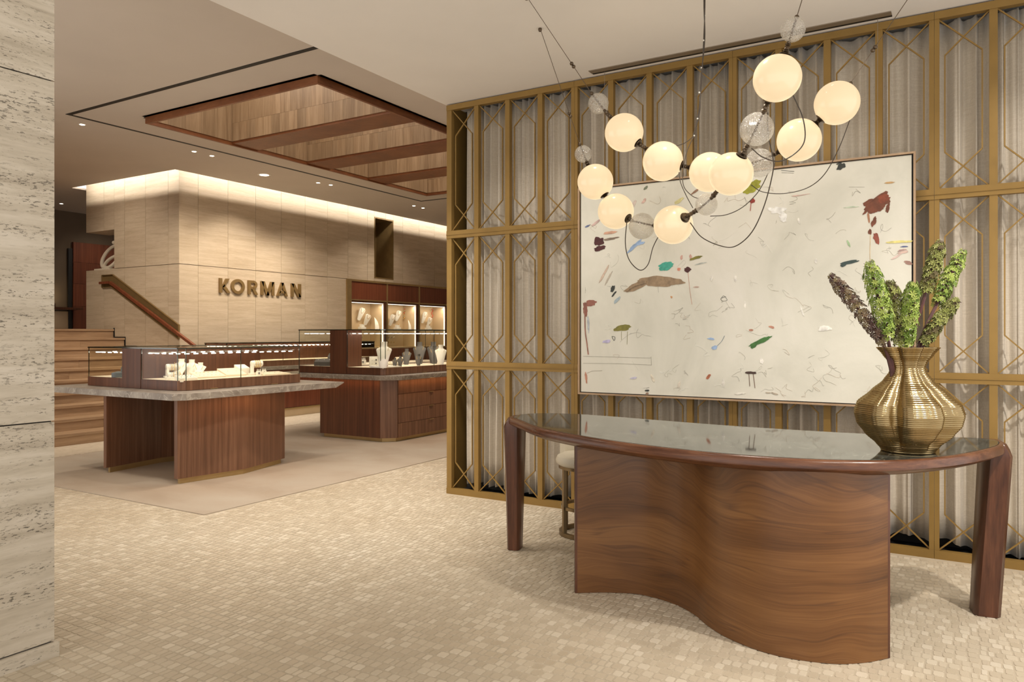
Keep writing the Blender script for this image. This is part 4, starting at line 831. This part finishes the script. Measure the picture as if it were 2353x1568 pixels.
def glass_case(name, label, x0, x1, y0, y1, sp0, sp1, zt, seams, pulls, cham=.0, spx=None, grp='jewellery display cases'):
    t_ = thing(name, label, 'display case', ((x0 + x1) / 2, (y0 + y1) / 2, ZT), grp); zb = ZT + .003; hb = zb + .098; k = cham
    # wooden tray base split at seams
    xs = [x0 + k] + seams + [x1]
    MB().prism([(x0 + .004, y0 + k + .004), (x0 + k + .004, y0 + .004), (x1 - .004, y0 + .004), (x1 - .004, sp0), (x0 + .004, sp0)], zb, hb - .012).build('base_core', 'walnut_dark', t_)
    for a, b in zip(xs[:-1], xs[1:]): piece('base_front', 'walnut_case', t_, a + .0015, b - .0015, y0, y0 + .018, zb, hb)
    if k: MB().prism([(x0, y0 + k), (x0 + k, y0), (x0 + k, y0 + .018), (x0 + .018, y0 + k)], zb, hb).build('base_corner', 'walnut_case', t_)
    piece('base_side', 'walnut_dark', t_, x0, x0 + .018, y0 + k, sp0 - .002, zb, hb); piece('base_side', 'walnut_dark', t_, x0, x0 + .018, sp1 + .002, y1, zb, hb)
    piece('base_back', 'walnut_dark', t_, x0 + .018, x1, y1 - .018, y1, zb, hb); piece('base_core', 'walnut_dark', t_, x0 + .018, x1, sp1, y1 - .018, zb, hb - .012)
    piece('base_end', 'walnut_case', t_, x1 - .018, x1, y0 + .018, y1 - .018, zb, hb)
    piece('spine', 'walnut_dark', t_, x0 - .004, spx or x1 - .02, sp0, sp1, zb, zt - .012)
    if spx: piece('base_bridge', 'walnut_dark', t_, spx, x1 - .02, sp0, sp1, zb, hb)
    piece('tray_floor', 'cream', t_, x0 + .018, x1 - .018, y0 + .018, sp0, hb - .012, hb + .002); piece('tray_floor', 'cream', t_, x0 + .018, x1 - .018, sp1, y1 - .018, hb - .012, hb + .002)
    for p in pulls: piece('pull', 'brass', t_, p - .045, p + .045, y0 - .012, y0 + .002, zb + .001, zb + .007)
    # panes
    gz0, gz1 = hb + .0, zt - .012; e = .010
    for a, b in zip(xs[:-1], xs[1:]): piece('front_pane', 'case_glass', t_, a + .002, b - .002, y0 + .004, y0 + .004 + e, gz0, gz1)
    if k: MB().prism([(x0 + .006, y0 + k), (x0 + k, y0 + .006), (x0 + k + .006, y0 + .014), (x0 + .014, y0 + k + .006)], gz0, gz1).build('corner_pane', 'case_glass', t_)
    piece('side_pane', 'case_glass', t_, x0 + .004, x0 + .004 + e, y0 + k, sp0, gz0, gz1); piece('side_pane', 'case_glass', t_, x0 + .004, x0 + .004 + e, sp1, y1 - .016, gz0, gz1)
    piece('end_pane', 'case_glass', t_, x1 - .014, x1 - .004, y0 + .02, y1 - .02, gz0, gz1); piece('back_pane', 'case_glass', t_, x0 + .02, x1 - .02, y1 - .014, y1 - .004, gz0, gz1)
    MB().prism([(x0, y0 + k), (x0 + k, y0), (x1, y0), (x1, y1), (x0, y1)] if k else [(x0, y0), (x1, y0), (x1, y1), (x0, y1)], zt - .012, zt - .001).build('top_pane', 'case_glass', t_)
    ed = MB(); w_ = .005
    for (a, b) in (((x0 + k, y0), (x1, y0)), ((x1, y0), (x1, y1)), ((x1, y1), (x0, y1)), ((x0, y1), (x0, y0 + k))): ed.bar((*a, zt - .006), (*b, zt - .006), w_, .013)
    if k: ed.bar((x0, y0 + k, zt - .006), (x0 + k, y0, zt - .006), w_, .013)
    for (a, b) in [(x0 + .006, y0 + k + .002), (x0 + k + .002, y0 + .007), (x1 - .008, y0 + .008), (x0 + .007, y1 - .008), (x1 - .008, y1 - .008), (x0 + .007, sp0 - .003), (x0 + .007, sp1 + .003)] + [(s_, y0 + .008) for s_ in seams]: ed.bar((a, b, gz0), (a, b, gz1), .007, .007)
    ed.build('glass_edges', 'glass_edge', t_)
    # LED bars under the top pane
    for (ax_, f0, a, b, nl) in (('x', y0 + .05, x0 + .05, x1 - .05, max(8, int((x1 - x0) * 9))), ('y', x0 + .05, y0 + .06, sp0 - .03, 5), ('y', x0 + .05, sp1 + .03, y1 - .05, 5), ('x', sp0 - .03, x0 + .06, x1 - .06, max(7, int((x1 - x0) * 8))), ('x', y1 - .05, x0 + .06, x1 - .06, max(7, int((x1 - x0) * 7)))):
        zl = zt - .055
        lbr = piece('light_bar', 'steel_wire', t_, a, b, f0 - .004, f0 + .004, zl, zl + .006) if ax_ == 'x' else piece('light_bar', 'steel_wire', t_, f0 - .004, f0 + .004, a, b, zl, zl + .006)
        st_ = (b - a) / nl; lm = MB()
        for q in range(nl):
            c_ = a + st_ * (q + .5)
            for s3 in (-1, 0, 1): lm.box(c_ + s3 * .016 - .006, c_ + s3 * .016 + .006, f0 - .008, f0 + .008, zl - .009, zl - .001) if ax_ == 'x' else lm.box(f0 - .008, f0 + .008, c_ + s3 * .016 - .006, c_ + s3 * .016 + .006, zl - .009, zl - .001)
        under(lm.build('led_row', 'led'), lbr)
    return t_, hb + .002
caseA, fA = glass_case('glass_display_case', 'low glass jewellery case on the left stone worktop', 4.72, 6.29, 6.66, 8.29, 7.32, 7.645, 1.36, [5.45], [5.10, 5.90], .06)
caseB, fB = glass_case('glass_display_case', 'taller glass jewellery case on the right stone worktop', 7.93, 11.0, 6.80, 8.43, 7.47, 7.79, 1.566, [9.10, 10.3], [8.85, 9.75], .05, 8.24)
for (x, y, z, sx_, sy_, p) in ((5.5, 6.99, 1.345, 1.3, .5, 2.2), (5.5, 7.97, 1.345, 1.3, .5, 1.6), (9.2, 7.13, 1.55, 2.3, .5, 4.5), (9.2, 8.1, 1.55, 2.3, .5, 3)): area('case_led_lamp', (x, y, z - .02), (x, y, 0), p, sx_, sy_, WARM)
# counter glow under the worktops (LED strip under the stone edge)
for (x, y, sx_, sy_, p) in ((5.4, 6.45, 1.5, .03, 1.6), (4.56, 7.3, .03, 1.0, 0.7), (9.4, 6.62, 2.6, .03, 2.0), (7.88, 7.4, .03, 1.1, 0.7)): area('worktop_led_lamp', (x, y, ZT - .066), (x, y, 0), p, sx_, sy_, (1.0, .50, .20))

# counter C along the lettered wall
cc_ = thing('wall_counter', 'long red walnut counter with glass case along the lettered wall', 'counter', (10.4, 10.8, 0.0))
for k in range(7): piece('door', 'walnut_red', cc_, 8.25 + k * .55, 8.797 + k * .55, 10.45, 10.47, .165, ZT - .07)
piece('carcass', 'walnut_dark', cc_, 8.25, 12.1, 10.47, 11.0, .16, ZT - .064); piece('plinth_rail', 'brass', cc_, 8.24, 12.1, 10.44, 11.0, .135, .16); piece('plinth', 'tan_back', cc_, 8.26, 12.1, 10.46, 11.0, .004, .135)
tag(MB().box(8.10, 12.2, 10.33, 11.05, ZT - .06, ZT).build('stone_worktop', 'grey_stone'), 'grey stone worktop of the long counter by the lettered wall', 'worktop')
glass_case('glass_display_case', 'far low glass jewellery case along the lettered wall', 8.24, 11.9, 10.43, 11.0, 10.97, 10.975, 1.352, [9.45, 10.7], [])

# ------------------------------------------------------------------ jewellery displays
def clampc(p):
    x, y, z = p
    if abs(z - fB) < 1e-4 and x > 7: x = min(max(x, 8.09), 10.85); y = min(max(y, 6.92), 7.36) if y < 7.6 else min(max(y, 7.90), 8.33)
    elif abs(z - fA) < 1e-4: x = min(max(x, 4.84), 6.15); y = min(max(y, 6.79), 7.22) if y < 7.45 else min(max(y, 7.76), 8.18)
    return (x, y, z)
def place(o, p, rz=0.0):
    p = clampc(p)
    o.location = p; o.rotation_euler = (0, 0, rz); return o
def bust_mesh(w, h, dp):
    """necklace bust: upright neck at the back, chest sweeping forward (-Y) and tapering"""
    secs = [(0, .44, -1.0, .10), (.12, .52, -.93, .10), (.30, .64, -.74, .12), (.48, .78, -.50, .15), (.60, .90, -.32, .17), (.68, .98, -.19, .19), (.73, .90, -.11, .20), (.77, .60, -.05, .20), (.81, .40, -.02, .18), (.90, .37, 0, .18), (1.0, .41, 0, .19)]
    rings = []
    for f, ww, fy, tk in secs:
        r = []
        for i in range(14):
            a = 2 * PI * i / 14; r.append((math.cos(a) * ww * w / 2, fy * dp + math.sin(a) * tk * dp * (1.0 if math.sin(a) < 0 else .55) - (abs(math.cos(a)) ** 2) * -.10 * dp, f * h))
        rings.append(r)
    return MB().loft(rings)
def bust(label, px, py, z, h, mat, rz, w=.0, dp=.0, chain=True, g='necklace busts in the right case'):
    w = w or h * .62; dp = dp or h * .55; p = atz(px, py, z); b = thing('necklace_bust', label, 'necklace bust', (0, 0, 0), g)
    bust_mesh(w, h, dp).build('body', mat, b, True, True)
    if chain:
        pts = []
        for k in range(17):
            u = -1 + 2 * k / 16; zf = .82 - .40 * (1 - u * u); wd = .26 + .22 * (1 - u * u) * .6
            fy = -.20 - .62 * (.78 - zf) * 1.15 if zf < .74 else -.22; pts.append((u * w * .33, fy * dp - .012, zf * h))
        MB().tube(pts, .0022, 5).build('chain', 'gold', b, True, True); MB().sphere((0, pts[8][1] - .004, pts[8][2] - .006), .007, 8, 6).build('pendant', 'gem_dark', b, True, True)
    return place(b, (p.x - math.sin(rz) * dp * .5, p.y + math.cos(rz) * dp * .5, z), rz)
RZ = -0.95   # facing the viewer
bust('large cream necklace bust in the near corner of the right case', 866, 848, fB, .36, 'white_display', RZ)
for px, py, h, lab in ((934, 838, .24, 'smallest tall grey velvet bust, nearest the cream trays'), (953, 836, .34, 'tall grey velvet bust, first of the two tallest'), (974, 834, .34, 'tall grey velvet bust, second of the two tallest'), (998, 836, .28, 'grey velvet bust right of the two tallest'), (957, 845, .13, 'low grey bust in front of the tallest busts'), (994, 845, .15, 'low grey bust in front of the right busts'), (1019, 842, .17, 'low grey bust beside the lattice screen')):
    bust(lab, px, py, fB, h, 'grey_velvet', RZ)
bust('cream necklace bust half hidden by the lattice screen', 1024, 838, fB, .30, 'white_display', RZ)
def wedge(name, label, cat, px, py, z, w, d, h0, h1, mat, rz, deco=None, grp=None):
    p = atz(px, py, z); b = thing(name, label, cat, (0, 0, 0), grp)
    vs = [(-w / 2, -d / 2, 0), (w / 2, -d / 2, 0), (w / 2, d / 2, 0), (-w / 2, d / 2, 0), (-w / 2, -d / 2, h0), (w / 2, -d / 2, h0), (w / 2, d / 2, h1), (-w / 2, d / 2, h1)]
    bevel(MB().add(vs, [(0, 3, 2, 1), (4, 5, 6, 7), (0, 1, 5, 4), (1, 2, 6, 5), (2, 3, 7, 6), (3, 0, 4, 7)]).build('block', mat, b, False, True), .004)
    if deco:
        dm, nx, ny, r = deco
        for i in range(nx):
            for j in range(ny):
                u, v = (i + .5) / nx - .5, (j + .5) / ny - .5; zz_ = h0 + (h1 - h0) * (v + .5)
                MB().sphere((u * w * .85, v * d * .8, zz_ + r * .5), r, 8, 5).build('jewel', dm, b, True, True)
    return place(b, (p.x, p.y, z), rz)
def board(name, label, px, py, z, w, h, tilt, mat, rz, deco, grp=None):
    p = atz(px, py, z); b = thing(name, label, 'display board', (0, 0, 0), grp); t_ = h * math.tan(tilt)
    vs = [(-w / 2, 0, 0), (w / 2, 0, 0), (w / 2, t_ + .05, 0), (-w / 2, t_ + .05, 0), (-w / 2, t_, h), (w / 2, t_, h), (w / 2, t_ + .02, h), (-w / 2, t_ + .02, h)]
    bevel(MB().add(vs, [(0, 3, 2, 1), (4, 5, 6, 7), (0, 1, 5, 4), (1, 2, 6, 5), (2, 3, 7, 6), (3, 0, 4, 7)]).build('board', mat, b, False, True), .003)
    for (u, v, r, dm) in deco: MB().sphere((u * w, t_ * v - r * .5, h * v), r, 8, 6).build('earring', dm, b, True, True)
    return place(b, (p.x, p.y, z), rz)
board('earring_board', 'cream tilted earring board at the left of the right case', 826, 846, fB, .13, .15, .25, 'white_display', RZ + .2, [(-.2, .3, .006, 'silver'), (.2, .35, .009, 'gem_dark'), (.22, .68, .010, 'gem_dark'), (-.2, .65, .006, 'silver')])
board('earring_board', 'small cream tilted board right of the large bust', 905, 838, fB, .12, .115, .2, 'cream', RZ, [])
def ring_block(label, px, py, z, rz, mat='white_display', s=1.0):
    p = atz(px, py, z); b = thing('ring_stand', label, 'ring stand', (0, 0, 0), 'ring stands')
    bevel(MB().box(-.05 * s, .05 * s, -.03 * s, .06 * s, 0, .085 * s).build('block', mat, b, False, True), .004)
    for i in range(3): MB().lathe([(.008 * s, 0), (.008 * s, .03 * s), (.003 * s, .045 * s)], 10, ((i - 1) * .03 * s, .015 * s, .085 * s)).build('finger', mat, b, True, True)
    MB().tube([(.012 * math.cos(a) * s, -.033 * s, .045 * s + .016 * math.sin(a) * s) for a in [2 * PI * k / 14 for k in range(14)]], .005 * s, 6, True).build('ring', 'gem_dark', b, True, True)
    return place(b, (p.x, p.y, z), rz)
ring_block('cream ring stand in front of the large cream bust', 850, 847, fB, RZ)
ring_block('cream ring stand behind the tilted earring board', 846, 838, fB, RZ, s=.8)
wedge('jewel_tray', 'flat cream tray spread before the grey busts', 'tray', 935, 846, fB, .42, .20, .012, .03, 'white_display', 0, ('silver', 5, 2, .005))
wedge('jewel_tray', 'small cream block tray below the small tilted board', 'tray', 903, 843, fB, .15, .12, .05, .06, 'cream', RZ, ('gold', 3, 1, .006))
wedge('jewel_tray', 'coral leather tray beside the large cream bust', 'tray', 890, 845, fB, .10, .08, .03, .045, 'coral', RZ)
for i, (px, py, w_, lab) in enumerate(((712, 842, .22, 'dark grey tray at the left end of the right case'), (738, 842, .26, 'dark grey tray against the spine of the right case'))):
    wedge('jewel_tray', lab, 'tray', px, py, fB, w_, .16, .06, .10, 'grey_velvet', RZ, ('silver', 3, 1, .008))
wedge('watch_stand', 'dark grey stepped stand at the back of the right case end', 'stand', 700, 835, fB, .25, .14, .12, .17, 'grey_velvet', RZ, ('silver', 3, 2, .007))
# case A
def roll(label, px, py, z, rz, L, hgt, mat='white_display', n=7, rr=.034):
    p = atz(px, py, z); b = thing('bracelet_roll', label, 'bracelet stand', (0, 0, 0), 'bracelet stands')
    bevel(MB().box(-L / 2 - .012, -L / 2 + .014, -.03, .03, 0, hgt).build('upright', mat, b, False, True), .004); bevel(MB().box(-L / 2 - .03, L / 2 + .0, -.045, .045, 0, .022).build('foot', mat, b, False, True), .003)
    MB().lathe([(rr * .9, -L / 2 - .012), (rr, -L / 2), (rr, L / 2), (rr * .85, L / 2 + .01)], 18, (0, 0, hgt), (1, 0, 0)).build('roll', mat, b, True, True)
    for k in range(n):
        x = -L / 2 + .025 + (L - .04) * k / (n - 1); MB().tube([(x, (rr + .004) * math.cos(a), hgt - .004 + (rr + .006) * math.sin(a)) for a in [2 * PI * q / 20 for q in range(20)]], .0030, 5, True).build('bracelet', 'gold' if k % 2 else 'silver', b, True, True)
    return place(b, (p.x, p.y, z), rz)
roll('tall cream bracelet roll with gold bangles, left in the low case', 388, 868, fA, -.35, .12, .115)
roll('low cream bracelet roll in front of the tall one', 402, 871, fA, -.35, .12, .04, n=6, rr=.03)
roll('tall cream bracelet roll with silver bangles, right in the low case', 590, 862, fA, -.35, .11, .13)
for px, py, h, lab in ((410, 868, .20, 'white necklace bust furthest left in the low case'), (436, 867, .19, 'white necklace bust in the middle of the low case group'), (457, 868, .16, 'white necklace bust furthest right of the low case group')): bust(lab, px, py, fA, h, 'white_display', -1.0 - .3 * (px == 437), w=h * .85, dp=h * .5, g='necklace busts in the low case')
wedge('jewel_tray', 'cream ring tray in the near corner of the low case', 'tray', 428, 873, fA, .20, .10, .02, .05, 'white_display', -.05, ('silver', 5, 2, .006))
wedge('jewel_tray', 'long cream sloped tray in the left bay of the low case', 'tray', 478, 868, fA, .34, .16, .015, .065, 'cream', -.05, ('gold', 6, 2, .004))
wedge('jewel_tray', 'wide cream wedge tray beside the middle glass joint', 'tray', 533, 864, fA, .26, .18, .02, .085, 'cream', -.05, ('silver', 2, 1, .005))
wedge('jewel_tray', 'flat cream tray at the right end of the low case', 'tray', 625, 861, fA, .36, .22, .012, .03, 'cream', -.05, ('silver', 4, 1, .005))
wedge('jewel_tray', 'small upper cream wedge behind the middle joint', 'tray', 556, 862, fA, .14, .10, .08, .12, 'white_display', -.05)
ring_block('small cream ring stand before the right bracelet roll', 595, 863, fA, -.6, s=.55); ring_block('small cream ring stand right of the right bracelet roll', 607, 860, fA, -.6, s=.5)
wedge('watch_box', 'grey blue watch box in the far bay of low case', 'box', 262, 870, fA, .26, .14, .05, .06, 'slate_blue', RZ)
MBr = thing('watch_cushion', 'round grey cushion beside the walnut spine in low case', 'cushion', (0, 0, 0)); MB().lathe([(.001, -.03), (.055, -.03), (.065, 0), (.055, .03), (.001, .03)], 20, (0, 0, .075), (1, .2, 0)).build('pad', 'slate_blue', MBr, True, True); MB().box(-.04, .04, -.03, .03, 0, .03).build('foot', 'slate_blue', MBr, False, True); p = atz(280, 868, fA); place(MBr, (p.x, p.y, fA), 0)

# ------------------------------------------------------------------ wall display cabinet with lit niches
wc = thing('wall_display_cabinet', 'built-in walnut cabinet with lit jewellery niches right of the letters', 'cabinet', (14.2, YK, 0))
XB = [12.11, 13.40, 14.60, 15.80, 16.28]
piece('top_trim', 'brass', wc, 12.06, 16.28, YK - .03, YK + .4, 2.655, 2.695); piece('side_trim', 'brass', wc, 12.06, 12.20, YK - .03, YK + .5, 0, 2.655)
for i, (a, b) in enumerate(zip(XB[:-1], XB[1:])):
    a0 = a + (.09 if i == 0 else .035)
    piece('upper_panel', 'walnut_red', wc, a0, b - .02, YK, YK + .03, 2.265, 2.655); piece('divider', 'brass', wc, b - .02, b + .015, YK - .02, YK + .5, 0, 2.655)
    piece('rail', 'brass', wc, a0, b - .02, YK - .015, YK + .03, 2.235, 2.265); piece('inner_jamb', 'tan_back', wc, b - .10, b - .06, YK + .02, YK + .45, 1.19, 2.20); piece('door_frame', 'walnut_dark', wc, b - .10, b - .02, YK, YK + .02, 1.19, 2.20); piece('head', 'walnut_dark', wc, a0, b - .02, YK, YK + .45, 2.20, 2.235)
    piece('niche_back', 'tan_back', wc, a0, b - .10, YK + .42, YK + .45, 1.20, 2.20); piece('niche_floor', 'tan_back', wc, a0, b - .10, YK, YK + .42, 1.17, 1.20)
    piece('light_bar', 'led_soft', wc, b - .122, b - .10, YK + .03, YK + .04, 1.20, 2.17); piece('light_bar', 'led_soft', wc, a0, b - .10, YK + .03, YK + .04, 2.188, 2.198)
    piece('glass_door', 'case_glass', wc, a0, b - .10, YK + .005, YK + .013, 1.20, 2.20)
    for q in (0, 1): piece('lower_door', 'walnut_red', wc, a0 + q * (b - a0) / 2, a0 + (q + 1) * (b - a0) / 2 - .004 - .018 * q, YK, YK + .03, .1, 1.17)
    area('niche_led_lamp', ((a + b) / 2, YK + .06, 2.165), ((a + b) / 2, YK + .3, 1.2), 3.6, 1.0, .03, WARM)
    piece('shelf', 'case_glass', wc, a0, b - .10, YK + .12, YK + .40, 1.60, 1.61)
def nboard(label, px, py, w, h, tilt, chain=True):
    p = aty(px, py, YK + .33); b = thing('necklace_board', label, 'necklace board', (0, 0, 0), 'necklace boards in the wall niches'); rings = []
    for f, ww in ((0, .30), (.04, .46), (.5, .78), (.86, 1.0), (.95, .72), (1, .52)): rings.append([(-ww * w / 2, -.012, (f - .5) * h), (ww * w / 2, -.012, (f - .5) * h), (ww * w / 2, .012, (f - .5) * h), (-ww * w / 2, .012, (f - .5) * h)])
    MB().loft(rings).build('board', 'white_display', b, False, True)
    if chain: MB().tube([(u * w * .34, -.016, (.42 - .34 * (1 - u * u)) * h) for u in [-1 + k / 6 for k in range(13)]], .004, 5).build('chain', 'gold', b, True, True)
    b.location = p; b.rotation_euler = (.30, tilt, 0); return b
for px, py, w_, h_, tl, lab in ((829, 722, .18, .30, .22, 'upper necklace board in the left wall niche'), (843, 735, .17, .26, .25, 'lower necklace board in the left wall niche'), (900, 736, .17, .28, .2, 'lower necklace board in the middle wall niche'), (914, 726, .17, .26, .2, 'upper necklace board in the middle wall niche'), (974, 730, .17, .30, .15, 'upper necklace board in the right wall niche'), (986, 740, .15, .24, .2, 'lower necklace board in the right wall niche')): nboard(lab, px, py, w_, h_, tl)
def ramp_(label, px, py):
    p = aty(px, py, YK + .25); b = thing('display_ramp', label, 'display ramp', (0, 0, 0), 'curved ramps in the wall niches'); r0, r1 = .40, .375; rings = []
    for k in range(11):
        a = k / 10 * 1.15; rings.append([(u, -.25 + (r * math.sin(PI / 2 - a) if False else r * math.cos(a)) - .2, r * math.sin(a)) for u, r in ((-.07, r1), (.07, r1), (.07, r0), (-.07, r0))])
    MB().loft(rings).build('ramp', 'white_display', b, True, True)
    for k in range(4): a = .25 + k * .22; MB().sphere((0, -.45 + .404 * math.cos(a), .404 * math.sin(a)), .007, 8, 5).build('jewel', 'silver', b, True, True)
    b.location = (p.x, YK + .12, 1.611); b.rotation_euler = (0, 0, PI * .5 + .9); return b
ramp_('curved cream ramp in the left wall niche', 860, 745); ramp_('curved cream ramp in the middle wall niche', 937, 745)
for px, py, lab in ((832, 752, 'low cream stand at the foot of left wall niche'), (913, 754, 'low cream stand at the foot of middle wall niche'), (984, 755, 'low cream stand at the foot of right wall niche')):
    p = aty(px, py, YK + .28); b = thing('jewel_stand', lab, 'stand', (p.x, p.y, 1.612), 'low stands in the wall niches'); bevel(MB().box(-.08, .08, -.05, .05, 0, .05).build('block', 'white_display', b, False, True), .004); MB().box(-.05, .05, -.03, .03, .05, .11).build('step', 'white_display', b, False, True); MB().sphere((0, -.04, .12), .012, 8, 6).build('jewel', 'gold', b, True, True)
for px, py, lab in ((824, 783, 'earring panel behind the glass, left of the large bust'), (899, 784, 'earring panel behind the glass, right of the large bust')):
    p = aty(px, py, YK + .2); b = thing('earring_display', lab, 'earring display', (0, 0, 0), 'earring panels in the lower niches'); MB().box(-.16, .16, 0, .02, -.13, .13).build('panel', 'tan_back', b, False, True)
    for i in range(3):
        for j in range(2): MB().tube([((i - 1) * .10 + .016 * math.cos(a), -.006, .05 - j * .11 + .026 * math.sin(a)) for a in [q * .55 for q in range(8)]], .006, 5).build('earring', 'gold' if j else 'silver', b, True, True)
    b.location = (p.x, p.y, 1.36)
for (a_, px, py) in (('coral bead strand hanging in the right wall niche', 993, 722), ('mixed stone strand hanging in the middle wall niche', 930, 722)):
    p = aty(px, py, YK + .36); b = thing('bead_strand', a_, 'necklace', p)
    for k in range(9): MB().sphere((p.x + .03 * math.sin(k * 1.4), p.y, p.z + .12 - k * .03), .017, 8, 6).build('bead', 'coral' if (px > 960 or k % 3 == 0) else 'gold', b, True)
bpy.context.view_layer.update()
